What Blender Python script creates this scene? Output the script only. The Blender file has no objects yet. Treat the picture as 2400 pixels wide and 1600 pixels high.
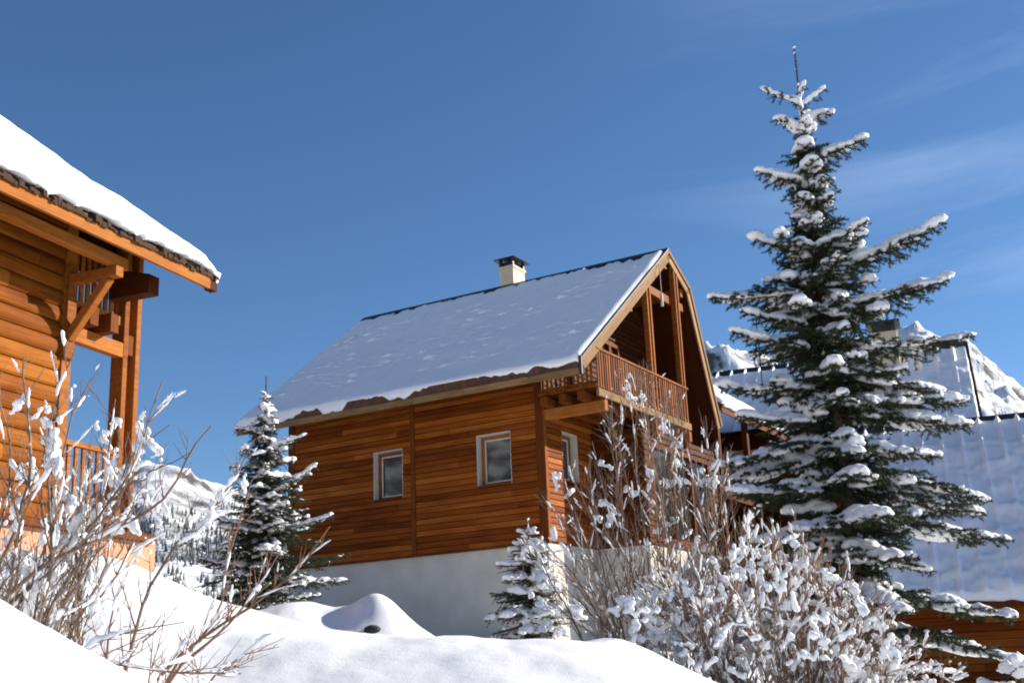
import bpy, math, random
import numpy as np
from mathutils import Vector, Matrix, noise as mnoise

# ------------------------------------------------------------------ camera, sky, sun, exposure
scene = bpy.context.scene
COL = scene.collection
FPX, PITCH, ROLL = 2815.0, 0.275, -0.041          # focal length in photo pixels (2400 wide), tilt, roll
cam_d = bpy.data.cameras.new('camera')
cam_d.sensor_width = 36.0
cam_d.lens = FPX / 2400.0 * 36.0
cam_d.clip_start = 0.1
cam_d.clip_end = 20000.0
cam = bpy.data.objects.new('camera', cam_d)
COL.objects.link(cam)
cam.matrix_world = Matrix.Rotation(math.pi / 2 + PITCH, 4, 'X') @ Matrix.Rotation(ROLL, 4, 'Z')
scene.camera = cam

SUN_EL = math.radians(22.5)
SUN_AZ = math.radians(17.0)                        # from +X towards +Y
SUN_DIR = Vector((math.cos(SUN_EL) * math.cos(SUN_AZ), math.cos(SUN_EL) * math.sin(SUN_AZ), math.sin(SUN_EL)))
world = bpy.data.worlds.new('World')
scene.world = world
world.use_nodes = True
wn, wl = world.node_tree.nodes, world.node_tree.links
wn.clear()
w_out = wn.new('ShaderNodeOutputWorld')
w_bg = wn.new('ShaderNodeBackground')
w_bg.inputs['Strength'].default_value = 0.080
sky = wn.new('ShaderNodeTexSky')
sky.sky_type = 'NISHITA'
sky.sun_disc = False
sky.sun_elevation = SUN_EL
sky.sun_rotation = math.pi / 2 - SUN_AZ
sky.altitude = 1800.0
sky.air_density = 1.0
sky.dust_density = 0.1
sky.ozone_density = 4.0
# faint cirrus: long thin streaks
w_tc = wn.new('ShaderNodeTexCoord')
w_map = wn.new('ShaderNodeMapping')
w_map.inputs['Rotation'].default_value = (0.35, 0.25, 0.5)
w_map.inputs['Scale'].default_value = (1.1, 2.2, 6.0)
w_n1 = wn.new('ShaderNodeTexNoise')
w_n1.inputs['Scale'].default_value = 1.5
w_n1.inputs['Detail'].default_value = 7.0
w_n1.inputs['Roughness'].default_value = 0.55
w_n1.inputs['Distortion'].default_value = 0.6
w_rmp = wn.new('ShaderNodeValToRGB')
w_rmp.color_ramp.elements[0].position = 0.50
w_rmp.color_ramp.elements[0].color = (0, 0, 0, 1)
w_rmp.color_ramp.elements[1].position = 0.80
w_rmp.color_ramp.elements[1].color = (0.42, 0.42, 0.42, 1)
w_mix = wn.new('ShaderNodeMixRGB')
w_mix.inputs['Color2'].default_value = (5.6, 6.8, 9.0, 1)
wl.new(w_tc.outputs['Generated'], w_map.inputs['Vector'])
wl.new(w_map.outputs['Vector'], w_n1.inputs['Vector'])
wl.new(w_n1.outputs['Fac'], w_rmp.inputs['Fac'])
w_sep = wn.new('ShaderNodeSeparateXYZ')
w_side = wn.new('ShaderNodeMapRange')                # the wisps stand in the eastern half of the sky
w_side.interpolation_type = 'SMOOTHSTEP'
w_side.inputs['From Min'].default_value = 0.02
w_side.inputs['From Max'].default_value = 0.42
w_mul = wn.new('ShaderNodeMath')
w_mul.operation = 'MULTIPLY'
wl.new(w_tc.outputs['Generated'], w_sep.inputs['Vector'])
wl.new(w_sep.outputs['X'], w_side.inputs['Value'])
wl.new(w_side.outputs['Result'], w_mul.inputs[0])
wl.new(w_rmp.outputs['Color'], w_mul.inputs[1])
wl.new(w_mul.outputs['Value'], w_mix.inputs['Fac'])
wl.new(sky.outputs['Color'], w_mix.inputs['Color1'])
w_hs = wn.new('ShaderNodeHueSaturation')
w_hs.inputs['Saturation'].default_value = 1.07
w_hs.inputs['Value'].default_value = 0.97
wl.new(w_mix.outputs['Color'], w_hs.inputs['Color'])
wl.new(w_hs.outputs['Color'], w_bg.inputs['Color'])
wl.new(w_bg.outputs['Background'], w_out.inputs['Surface'])

sun_d = bpy.data.lights.new('sun', 'SUN')
sun_d.energy = 4.9
sun_d.angle = math.radians(0.53)
sun_d.color = (1.0, 0.925, 0.80)
sun = bpy.data.objects.new('sun', sun_d)
COL.objects.link(sun)
sun.rotation_euler = SUN_DIR.to_track_quat('Z', 'Y').to_euler()

scene.view_settings.view_transform = 'Standard'
scene.view_settings.look = 'None'
scene.view_settings.exposure = 0.88
scene.view_settings.gamma = 1.0
scene.render.engine = 'CYCLES'
scene.cycles.max_bounces = 6
scene.cycles.diffuse_bounces = 2
scene.cycles.glossy_bounces = 3
scene.cycles.transmission_bounces = 4
scene.cycles.filter_width = 1.9

rng = random.Random(7)
nrg = np.random.default_rng(11)


# ------------------------------------------------------------------ where a photo pixel looks
def ray(px, py):
    a, b = px - 1200.0, py - 800.0
    c, s = math.cos(ROLL), math.sin(ROLL)
    u, v = c * a + s * b, -s * a + c * b
    x, z = u / FPX, -v / FPX
    return Vector((x, math.cos(PITCH) - z * math.sin(PITCH), math.sin(PITCH) + z * math.cos(PITCH)))


def at(px, py, Y):
    d = ray(px, py)
    return d * (Y / d.y)


# ------------------------------------------------------------------ object helpers
def tag(o, label=None, cat=None, group=None, kind=None):
    if label: o['label'] = label
    if cat: o['category'] = cat
    if group: o['group'] = group
    if kind: o['kind'] = kind
    return o


def empty(name, loc=(0, 0, 0), rz=0.0):
    o = bpy.data.objects.new(name, None)
    o.empty_display_size = 0.3
    COL.objects.link(o)
    o.location = loc
    o.rotation_euler = (0, 0, rz)
    return o


def link_mesh(name, verts, faces, mat, parent=None, smooth=False):
    me = bpy.data.meshes.new(name)
    if isinstance(verts, np.ndarray) and isinstance(faces, np.ndarray):
        nv, nf, k = len(verts), len(faces), faces.shape[1]
        me.vertices.add(nv)
        me.vertices.foreach_set('co', verts.astype(np.float32).ravel())
        me.loops.add(nf * k)
        me.loops.foreach_set('vertex_index', faces.astype(np.int32).ravel())
        me.polygons.add(nf)
        me.polygons.foreach_set('loop_start', np.arange(0, nf * k, k, dtype=np.int32))
        me.polygons.foreach_set('loop_total', np.full(nf, k, dtype=np.int32))
        me.update(calc_edges=True)
    else:
        me.from_pydata([tuple(v) for v in verts], [], [tuple(f) for f in faces])
        me.update()
    if smooth:
        me.polygons.foreach_set('use_smooth', [True] * len(me.polygons))
    if mat: me.materials.append(mat)
    o = bpy.data.objects.new(name, me)
    COL.objects.link(o)
    if parent is not None: o.parent = parent
    return o


class MB:
    """collects solids of one part"""
    def __init__(self):
        self.v, self.f = [], []

    def add(self, verts, faces):
        n = len(self.v)
        self.v += [tuple(p) for p in verts]
        self.f += [tuple(i + n for i in fc) for fc in faces]
        return self

    def box(self, x0, x1, y0, y1, z0, z1):
        return self.add([(x0, y0, z0), (x1, y0, z0), (x1, y1, z0), (x0, y1, z0), (x0, y0, z1), (x1, y0, z1), (x1, y1, z1), (x0, y1, z1)],
                        [(0, 3, 2, 1), (4, 5, 6, 7), (0, 1, 5, 4), (1, 2, 6, 5), (2, 3, 7, 6), (3, 0, 4, 7)])

    def prism(self, poly, axis, a, b):
        """polygon in the two other axes (in order x,y,z without axis), extruded from a to b"""
        n = len(poly)

        def mk(p, t):
            q = list(p)
            q.insert(axis, t)
            return tuple(q)
        vs = [mk(p, a) for p in poly] + [mk(p, b) for p in poly]
        fs = [tuple(range(n))[::-1], tuple(range(n, 2 * n))] + [(i, (i + 1) % n, n + (i + 1) % n, n + i) for i in range(n)]
        return self.add(vs, fs)

    def beam(self, a, b, w, t, up=(0, 0, 1), ch=0.0):
        """bar from a to b; w across, t along 'up'; ch chamfers the long edges"""
        a, b = Vector(a), Vector(b)
        d = (b - a).normalized()
        u = Vector(up)
        s = d.cross(u).normalized()
        u = s.cross(d).normalized()
        hw, ht = w / 2, t / 2
        if ch <= 0:
            prof = [(-hw, -ht), (hw, -ht), (hw, ht), (-hw, ht)]
        else:
            c = ch
            prof = [(-hw + c, -ht), (hw - c, -ht), (hw, -ht + c), (hw, ht - c), (hw - c, ht), (-hw + c, ht), (-hw, ht - c), (-hw, -ht + c)]
        n = len(prof)
        vs = [a + s * p + u * q for p, q in prof] + [b + s * p + u * q for p, q in prof]
        fs = [tuple(range(n))[::-1], tuple(range(n, 2 * n))] + [(i, (i + 1) % n, n + (i + 1) % n, n + i) for i in range(n)]
        return self.add(vs, fs)

    def build(self, name, mat, parent=None, smooth=False):
        o = link_mesh(name, self.v, self.f, mat, parent, smooth)
        me = o.data
        import bmesh
        bm = bmesh.new()
        bm.from_mesh(me)
        bmesh.ops.recalc_face_normals(bm, faces=bm.faces)
        bm.to_mesh(me)
        bm.free()
        return o


# ------------------------------------------------------------------ materials
def new_mat(name):
    m = bpy.data.materials.new(name)
    m.use_nodes = True
    nt = m.node_tree
    return m, nt.nodes, nt.links, nt.nodes['Principled BSDF']


def ramp(nodes, stops):
    r = nodes.new('ShaderNodeValToRGB')
    el = r.color_ramp.elements
    while len(el) < len(stops): el.new(0.5)
    for e, (p, c) in zip(el, stops):
        e.position = p
        e.color = (*c, 1)
    return r


def wood(name, dark, mid, light, grain=(2, 30, 30), rough=0.62, rnd=1.0, bump=0.25):
    m, n, l, b = new_mat(name)
    tc = n.new('ShaderNodeTexCoord')
    oi = n.new('ShaderNodeObjectInfo')
    off = n.new('ShaderNodeVectorMath'); off.operation = 'SCALE'; off.inputs[0].default_value = (37.0, 11.0, 53.0)
    l.new(oi.outputs['Random'], off.inputs['Scale'])
    add = n.new('ShaderNodeVectorMath'); add.operation = 'ADD'
    l.new(tc.outputs['Object'], add.inputs[0]); l.new(off.outputs['Vector'], add.inputs[1])
    mp = n.new('ShaderNodeMapping'); mp.inputs['Scale'].default_value = grain
    l.new(add.outputs['Vector'], mp.inputs['Vector'])
    g = n.new('ShaderNodeTexNoise'); g.inputs['Scale'].default_value = 1.0; g.inputs['Detail'].default_value = 6; g.inputs['Roughness'].default_value = 0.65; g.inputs['Distortion'].default_value = 0.7
    l.new(mp.outputs['Vector'], g.inputs['Vector'])
    big = n.new('ShaderNodeTexNoise'); big.inputs['Scale'].default_value = 1.1; big.inputs['Detail'].default_value = 3
    l.new(add.outputs['Vector'], big.inputs['Vector'])
    # value = 0.45*grain + 0.35*random + 0.2*patches
    m1 = n.new('ShaderNodeMath'); m1.operation = 'MULTIPLY'; m1.inputs[1].default_value = 0.62
    l.new(g.outputs['Fac'], m1.inputs[0])
    m2 = n.new('ShaderNodeMath'); m2.operation = 'MULTIPLY_ADD'; m2.inputs[1].default_value = 0.40 * rnd
    l.new(oi.outputs['Random'], m2.inputs[0]); l.new(m1.outputs[0], m2.inputs[2])
    m3 = n.new('ShaderNodeMath'); m3.operation = 'MULTIPLY_ADD'; m3.inputs[1].default_value = 0.30
    l.new(big.outputs['Fac'], m3.inputs[0]); l.new(m2.outputs[0], m3.inputs[2])
    r = ramp(n, [(0.36, dark), (0.62, mid), (0.92, light)])
    l.new(m3.outputs[0], r.inputs['Fac'])
    l.new(r.outputs['Color'], b.inputs['Base Color'])
    b.inputs['Roughness'].default_value = rough
    b.inputs['Specular IOR Level'].default_value = 0.06
    bp = n.new('ShaderNodeBump'); bp.inputs['Strength'].default_value = bump; bp.inputs['Distance'].default_value = 0.006
    l.new(g.outputs['Fac'], bp.inputs['Height']); l.new(bp.outputs['Normal'], b.inputs['Normal'])
    return m


def simple(name, col, rough=0.6, var=0.15, scale=6.0, metal=0.0, bump=0.0, bscale=60.0, spec=0.4, detail=4):
    m, n, l, b = new_mat(name)
    tc = n.new('ShaderNodeTexCoord')
    t = n.new('ShaderNodeTexNoise'); t.inputs['Scale'].default_value = scale; t.inputs['Detail'].default_value = detail
    l.new(tc.outputs['Object'], t.inputs['Vector'])
    r = ramp(n, [(0.3, tuple(c * (1 - var) for c in col)), (0.7, tuple(min(1, c * (1 + var)) for c in col))])
    l.new(t.outputs['Fac'], r.inputs['Fac']); l.new(r.outputs['Color'], b.inputs['Base Color'])
    b.inputs['Roughness'].default_value = rough
    b.inputs['Metallic'].default_value = metal
    b.inputs['Specular IOR Level'].default_value = spec
    if bump > 0:
        t2 = n.new('ShaderNodeTexNoise'); t2.inputs['Scale'].default_value = bscale; t2.inputs['Detail'].default_value = 5
        l.new(tc.outputs['Object'], t2.inputs['Vector'])
        bp = n.new('ShaderNodeBump'); bp.inputs['Strength'].default_value = bump; bp.inputs['Distance'].default_value = 0.02
        l.new(t2.outputs['Fac'], bp.inputs['Height']); l.new(bp.outputs['Normal'], b.inputs['Normal'])
    return m


def snow_mat(name, scale=1.0, bump=0.35, dist=0.02, col=(0.83, 0.835, 0.85)):
    m, n, l, b = new_mat(name)
    tc = n.new('ShaderNodeTexCoord')
    t1 = n.new('ShaderNodeTexNoise'); t1.inputs['Scale'].default_value = 7.0 * scale; t1.inputs['Detail'].default_value = 8; t1.inputs['Roughness'].default_value = 0.6
    l.new(tc.outputs['Object'], t1.inputs['Vector'])
    t2 = n.new('ShaderNodeTexNoise'); t2.inputs['Scale'].default_value = 90.0 * scale; t2.inputs['Detail'].default_value = 3
    l.new(tc.outputs['Object'], t2.inputs['Vector'])
    mx = n.new('ShaderNodeMath'); mx.operation = 'MULTIPLY_ADD'; mx.inputs[1].default_value = 0.25
    l.new(t2.outputs['Fac'], mx.inputs[0]); l.new(t1.outputs['Fac'], mx.inputs[2])
    bp = n.new('ShaderNodeBump'); bp.inputs['Strength'].default_value = bump; bp.inputs['Distance'].default_value = dist
    l.new(mx.outputs[0], bp.inputs['Height']); l.new(bp.outputs['Normal'], b.inputs['Normal'])
    b.inputs['Base Color'].default_value = (*col, 1)
    b.inputs['Roughness'].default_value = 0.75
    b.inputs['Specular IOR Level'].default_value = 0.25
    return m


M = {}
M['siding'] = wood('larch_siding', (0.080, 0.013, 0.0016), (0.27, 0.067, 0.0075), (0.58, 0.20, 0.040), grain=(0.7, 38, 38), rnd=0.58)
M['trim'] = wood('larch_trim', (0.085, 0.020, 0.004), (0.16, 0.042, 0.008), (0.25, 0.075, 0.015), grain=(30, 30, 1.6), rnd=0.5)
M['fascia'] = wood('weathered_fascia', (0.13, 0.07, 0.028), (0.30, 0.175, 0.075), (0.46, 0.30, 0.145), grain=(2, 30, 30), rnd=0.4)
M['beam'] = wood('beam_wood', (0.13, 0.035, 0.006), (0.29, 0.095, 0.017), (0.44, 0.17, 0.036), grain=(3, 25, 25), rnd=0.6)
M['log'] = wood('golden_log_siding', (0.095, 0.020, 0.002), (0.225, 0.067, 0.0065), (0.37, 0.13, 0.016), grain=(1.2, 24, 24), rnd=0.7)
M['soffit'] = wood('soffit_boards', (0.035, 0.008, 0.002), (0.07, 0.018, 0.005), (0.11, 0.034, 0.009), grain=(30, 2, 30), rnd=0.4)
M['rail'] = wood('reddish_rail_wood', (0.055, 0.012, 0.0028), (0.115, 0.029, 0.006), (0.26, 0.085, 0.018), grain=(25, 25, 3), rnd=1.2)
M['shade_boards'] = wood('shade_darkened_boards', (0.040, 0.011, 0.003), (0.085, 0.024, 0.006), (0.14, 0.045, 0.011), grain=(1.0, 34, 34), rnd=0.5)  # darker copy of the siding; shade of gable, room and annex put into colour
M['roofing'] = simple('brown_roof_sheet', (0.085, 0.032, 0.014), 0.55, 0.45, 9.0)
M['shingle'] = simple('dark_shingle', (0.042, 0.019, 0.009), 0.9, 0.5, 25.0, bump=0.6, bscale=40)
M['dark_metal'] = simple('dark_metal', (0.035, 0.035, 0.04), 0.45, 0.2, 8.0, metal=0.4)
M['plaster'] = simple('grey_render', (0.57, 0.535, 0.47), 0.9, 0.13, 1.3, bump=0.6, bscale=60, detail=12)
M['peach'] = simple('peach_render', (0.50, 0.245, 0.145), 0.9, 0.07, 3.0, bump=0.3, bscale=60)
M['beige'] = simple('beige_render', (0.62, 0.53, 0.37), 0.9, 0.08, 4.0, bump=0.3, bscale=80)
M['white'] = simple('pale_reveal', (0.52, 0.50, 0.45), 0.8, 0.06, 5.0)
M['bark'] = simple('spruce_bark', (0.07, 0.045, 0.03), 0.9, 0.4, 20.0, bump=0.6, bscale=40)
M['twig'] = simple('shrub_bark', (0.17, 0.115, 0.085), 0.8, 0.4, 5.0)
M['twig_red'] = simple('reddish_twig_bark', (0.20, 0.108, 0.065), 0.8, 0.4, 5.0)
M['snow'] = snow_mat('snow_ground', 1.2, 0.20, 0.03)
M['roof_snow'] = snow_mat('snow_roof', 0.8, 0.30, 0.03, (0.90, 0.90, 0.905))
M['clump'] = snow_mat('snow_clump', 2.5, 0.30, 0.012)
M['dark_inside'] = simple('dark_room', (0.02, 0.017, 0.015), 0.9, 0.1, 2.0)
M['hole_lump'] = simple('dark_hole_lump', (0.03, 0.03, 0.032), 0.8, 0.4, 8.0, bump=0.5, bscale=20)


def needle_mat():
    m, n, l, b = new_mat('spruce_needles')
    tc = n.new('ShaderNodeTexCoord')
    t = n.new('ShaderNodeTexNoise'); t.inputs['Scale'].default_value = 5.0; t.inputs['Detail'].default_value = 5
    l.new(tc.outputs['Object'], t.inputs['Vector'])
    r = ramp(n, [(0.3, (0.012, 0.021, 0.008)), (0.55, (0.024, 0.040, 0.013)), (0.78, (0.060, 0.075, 0.024))])
    l.new(t.outputs['Fac'], r.inputs['Fac']); l.new(r.outputs['Color'], b.inputs['Base Color'])
    b.inputs['Roughness'].default_value = 0.6
    b.inputs['Specular IOR Level'].default_value = 0.3
    return m


M['needle'] = needle_mat()


def glass_mat():
    m, n, l, b = new_mat('window_glass')
    b.inputs['Base Color'].default_value = (0.02, 0.025, 0.028, 1)
    b.inputs['Roughness'].default_value = 0.03
    b.inputs['Specular IOR Level'].default_value = 0.9
    b.inputs['IOR'].default_value = 1.5
    t = n.new('ShaderNodeTexNoise'); t.inputs['Scale'].default_value = 1.3
    bp = n.new('ShaderNodeBump'); bp.inputs['Strength'].default_value = 0.02; bp.inputs['Distance'].default_value = 0.02
    l.new(t.outputs['Fac'], bp.inputs['Height']); l.new(bp.outputs['Normal'], b.inputs['Normal'])
    return m


M['glass'] = glass_mat()


def mountain_mat(name, rock_lo, rock_hi, nscale=0.018):
    m, n, l, b = new_mat(name)
    tc = n.new('ShaderNodeTexCoord')
    geo = n.new('ShaderNodeNewGeometry')
    sep = n.new('ShaderNodeSeparateXYZ'); l.new(geo.outputs['Normal'], sep.inputs[0])
    t = n.new('ShaderNodeTexNoise'); t.inputs['Scale'].default_value = nscale; t.inputs['Detail'].default_value = 10; t.inputs['Roughness'].default_value = 0.7
    l.new(tc.outputs['Object'], t.inputs['Vector'])
    s = n.new('ShaderNodeMath'); s.operation = 'MULTIPLY_ADD'; s.inputs[1].default_value = 0.9
    l.new(t.outputs['Fac'], s.inputs[0]); l.new(sep.outputs['Z'], s.inputs[2])
    hf_ = n.new('ShaderNodeMath'); hf_.operation = 'MULTIPLY'; hf_.inputs[1].default_value = 0.5
    l.new(s.outputs[0], hf_.inputs[0])
    r = ramp(n, [(rock_lo / 2, (0, 0, 0)), (rock_hi / 2, (1, 1, 1))])
    l.new(hf_.outputs[0], r.inputs['Fac'])
    mx = n.new('ShaderNodeMixRGB'); mx.inputs['Color1'].default_value = (0.10, 0.095, 0.09, 1); mx.inputs['Color2'].default_value = (0.84, 0.85, 0.88, 1)
    l.new(r.outputs['Color'], mx.inputs['Fac']); l.new(mx.outputs['Color'], b.inputs['Base Color'])
    b.inputs['Roughness'].default_value = 0.85
    b.inputs['Specular IOR Level'].default_value = 0.15
    bp = n.new('ShaderNodeBump'); bp.inputs['Strength'].default_value = 0.8; bp.inputs['Distance'].default_value = 12.0
    l.new(t.outputs['Fac'], bp.inputs['Height']); l.new(bp.outputs['Normal'], b.inputs['Normal'])
    return m


M['mountain'] = mountain_mat('rocky_snow_mountain', 0.99, 1.16)
M['forest_floor'] = mountain_mat('snowy_forest_slope', 1.18, 1.42)
M['wooded'] = mountain_mat('wooded_slope', 1.32, 1.42, 0.05)
M['far_tree'] = simple('far_snowy_conifer', (0.13, 0.14, 0.15), 0.9, 0.7, 0.05)

# ------------------------------------------------------------------ terrain
CREST = [(-900, 1290), (-300, 1300), (0, 1290), (120, 1297), (255, 1306), (357, 1347), (500, 1412), (584, 1432), (720, 1457), (863, 1478), (1035, 1486), (1235, 1500), (1390, 1512),
         (1470, 1530), (1520, 1555), (1608, 1602), (1750, 1650), (2000, 1690), (2400, 1690), (3300, 1690)]


def az_el(px, py):
    d = ray(px, py)
    return math.atan2(d.x, d.y), math.atan2(d.z, math.hypot(d.x, d.y))


_c = sorted(az_el(*p) for p in CREST)
CAZ = np.linspace(_c[0][0], _c[-1][0], 900)
_e = np.interp(CAZ, [a for a, e in _c], [e for a, e in _c])
_k = np.hanning(45); _k /= _k.sum()
CEL = np.convolve(np.pad(_e, 22, mode='edge'), _k, 'valid')
_k2 = np.hanning(141); _k2 /= _k2.sum()


def _soft(xs, ys):
    return np.convolve(np.pad(np.interp(CAZ, xs, ys), 70, mode='edge'), _k2, 'valid')


CRC = _soft([-0.45, -0.28, -0.1, 0.15, 0.3], [9.0, 8.0, 6.6, 6.2, 7.0])          # how far off the bank's crest lies
CFAR = _soft([-0.5, -0.3, -0.15, 0.0, 0.12, 0.3, 0.6], [0.9, 0.75, 0.35, 0.35, 0.1, -0.5, -0.9])


def sstep(x, a, b):
    t = np.clip((x - a) / (b - a), 0, 1)
    return t * t * (3 - 2 * t)


def vnoise(X, Y, sc, seed=0.0):
    f = np.vectorize(lambda x, y: mnoise.noise(Vector((x * sc + seed, y * sc - seed * 1.7, seed * 0.37))))
    return f(X, Y)


def gbump(X, Y, c, rx, ry, h, ang=0.0):
    dx, dy = X - c[0], Y - c[1]
    ca, sa = math.cos(ang), math.sin(ang)
    u, v = dx * ca + dy * sa, -dx * sa + dy * ca
    return h * np.exp(-(u / rx) ** 2 - (v / ry) ** 2)


def ground_z(X, Y):
    """snow height, camera eye at 0"""
    X = np.asarray(X, float); Y = np.asarray(Y, float)
    r = np.hypot(X, Y)
    az = np.arctan2(X, np.maximum(Y, 1e-6))
    az = np.where(Y <= 0, np.sign(X) * (np.pi / 2 + np.arctan2(-Y, np.abs(X) + 1e-6)), az)
    el = np.interp(az, CAZ, CEL)
    rc = np.interp(az, CAZ, CRC)
    zc = rc * np.tan(el)
    near = -1.65 + (zc + 1.65) * (0.35 * np.clip(r / rc, 0, 1) + 0.65 * sstep(r / rc, 0.15, 1.0))
    after = zc - 0.10 * sstep(r, rc, rc + 1.6)
    far0 = np.interp(az, CAZ, CFAR)
    far = after + (far0 - after) * sstep(r, rc + 0.6, 14.0)
    far = far + 0.35 * sstep(r, 16, 26) * (az < 0.2) - 1.5 * sstep(r, 60, 300)
    z = np.where(r < rc, near, far)
    return z


B_MOUND = at(884, 1384, 12.5)
B_MOUND2 = at(735, 1404, 12.8)
B_MOUND3 = at(640, 1400, 12.6)
B_HUMP = at(1465, 1440, 7.6)


def ground_full(X, Y):
    z = ground_z(X, Y)
    r = np.hypot(X, Y)
    # mound in the middle distance: sharp, with a steep left flank
    for B, rx, ry, ang in ((B_MOUND, 0.33, 0.55, 0.2), (B_MOUND2, 0.55, 0.7, 0.0), (B_MOUND3, 0.9, 0.7, 0.0)):
        b0 = float(ground_z(np.array([B.x]), np.array([B.y]))[0])
        z = z + gbump(X, Y, (B.x, B.y), rx, ry, (0.52 if B is B_MOUND else 0.52) * (B.z - b0), ang)
    # the mound's apron towards the right
    b0 = float(ground_z(np.array([B_MOUND.x + .4]), np.array([B_MOUND.y]))[0])
    z = z + gbump(X, Y, (B_MOUND.x + 0.22, B_MOUND.y), 0.48, 0.6, 0.33 * (B_MOUND.z - b0))
    bh = float(ground_z(np.array([B_HUMP.x]), np.array([B_HUMP.y]))[0])
    z = z + gbump(X, Y, (B_HUMP.x, B_HUMP.y), 0.42, 0.5, 0.45 * (B_HUMP.z - bh), -0.3) + gbump(X, Y, (B_HUMP.x + .35, B_HUMP.y - .5), 0.3, 0.5, 0.10)
    # near bank, bottom left
    p0, p1 = at(-150, 1330, 4.4), at(330, 1605, 4.1)
    d = (p1 - p0)
    L = math.hypot(d.x, d.y)
    ux, uy = d.x / L, d.y / L
    t = (X - p0.x) * ux + (Y - p0.y) * uy
    o = (X - p0.x) * -uy + (Y - p0.y) * ux
    tt = np.clip(t / L, -1.2, 1.6)
    zr = p0.z + (p1.z - p0.z) * tt
    w = np.exp(-np.where(o > 0, (o / 0.55) ** 2, (o / 1.6) ** 2)) * sstep(t, -3.0, -1.0) * (1 - sstep(t, L * 1.05, L * 1.7))
    z = np.maximum(z, z * (1 - w) + zr * w)
    # hollows around the left shrub
    z = z - gbump(X, Y, (at(200, 1500, 5.9).x, 5.9), 0.55, 0.45, 0.16)
    z = z + np.where(r < 60, 0.04 * vnoise(X, Y, 0.9, 3.1) + 0.016 * vnoise(X, Y, 3.0, 7.7) + 0.006 * vnoise(X, Y, 9.0, 2.2), 0.0)
    return z


def build_ground():
    # polar sheet: fine where the camera looks, out to the horizon
    fine = np.linspace(-0.56, 0.56, 330)
    rest = np.linspace(0.56, 2 * np.pi - 0.56, 70)[1:-1]
    azs = np.concatenate([fine, rest])
    rs = np.concatenate([np.linspace(0.6, 3.0, 10), np.linspace(3.1, 15.0, 150), np.linspace(15.3, 40, 50), np.geomspace(42, 9000, 40)])
    A, Rr = np.meshgrid(azs, rs)
    X, Y = np.sin(A) * Rr, np.cos(A) * Rr
    Z = np.zeros_like(X)
    nearm = Rr < 60
    Z[nearm] = ground_full(X[nearm], Y[nearm])
    Z[~nearm] = ground_z(X[~nearm], Y[~nearm])
    # valley floor falls away behind the camera
    na, nr = len(azs), len(rs)
    V = np.stack([X, Y, Z], -1).reshape(-1, 3)
    idx = np.arange(na * nr).reshape(nr, na)
    j2 = np.roll(idx, -1, axis=1)
    F = np.stack([idx[:-1], j2[:-1], j2[1:], idx[1:]], -1).reshape(-1, 4)[:, ::-1]
    V = np.concatenate([V, [[0, 0, -1.65]]])
    o = link_mesh('snow_ground', V, F, M['snow'], None, True)
    c = len(V) - 1
    o2 = None
    tag(o, 'deep untouched snow covering the ground and the bank', None, None, 'structure')
    return o


GROUND = build_ground()


def gz(x, y):
    return float(ground_full(np.array([x]), np.array([y]))[0])


# ------------------------------------------------------------------ mountains
SIL = [(-1500, 1250), (-400, 1215), (0, 1190), (200, 1150), (310, 1100), (345, 1086), (375, 1078), (410, 1082), (450, 1100), (500, 1122), (560, 1128), (620, 1160), (720, 1240), (900, 1330), (1200, 1330), (1450, 1150),
       (1600, 850), (1650, 803), (1690, 797), (1730, 815), (1790, 850), (1870, 862), (1950, 830), (2050, 790), (2110, 774), (2145, 768), (2200, 784), (2260, 808), (2320, 850), (2400, 905), (2600, 1010), (3000, 1180), (3600, 1300)]


def mountain(name, px0, px1, R0, RR, amp, mat, seed, label, steps=170, radial=90, sil=None):
    s = sil or sorted(az_el(*p) for p in SIL)
    AZ = np.array([a for a, e in s]); EL = np.array([e for a, e in s])
    a0, a1 = (s[0][0], s[-1][0]) if sil else (az_el(px0, 1000)[0], az_el(px1, 1000)[0])
    azs = np.linspace(a0, a1, steps)
    rs = np.linspace(R0, RR * 1.15, radial)
    V = []
    for r in rs:
        for a in azs:
            el = float(np.interp(a, AZ, EL))
            edge = min(1.0, (a - a0) / 0.03, (a1 - a) / 0.03)
            hr = math.tan(el) * RR * max(edge, 0) ** 0.5
            t = (r - R0) / (RR - R0)
            sh = t ** 1.15 if t <= 1 else max(0, 1 - (t - 1) * 3.0)
            x, y = math.sin(a) * r, math.cos(a) * r
            nz = mnoise.ridged_multi_fractal(Vector((x * 0.0035 + seed, y * 0.0035, seed)), 0.9, 2.1, 6, 1.0, 2.0) - 1.1
            nz2 = mnoise.fractal(Vector((x * 0.02, y * 0.02, seed)), 0.8, 2.0, 4)
            k = max(0.0, min(1.0, t * 1.4)) * (0.25 if abs(t - 1) < 0.03 else 1.0)
            V.append((x, y, -8 + hr * sh + (nz * amp + nz2 * amp * 0.25) * k * max(edge, 0)))
    na, nr = len(azs), len(rs)
    idx = np.arange(na * nr).reshape(nr, na)
    F = np.stack([idx[:-1, :-1], idx[1:, :-1], idx[1:, 1:], idx[:-1, 1:]], -1).reshape(-1, 4)[:, ::-1]
    o = link_mesh(name, np.array(V), F, mat, None, True)
    tag(o, label, None, None, 'structure')
    return o


mt_l = mountain('mountain', -1500, 1250, 500.0, 1700.0, 26.0, M['forest_floor'], 3.3, 'snowy mountain with wooded flank behind the small spruce', 240, 80)
mt_r = mountain('mountain', 1350, 3400, 900.0, 2400.0, 60.0, M['mountain'], 8.1, 'rocky snow covered mountain rising behind the seamed roofs', 260, 90)


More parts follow.
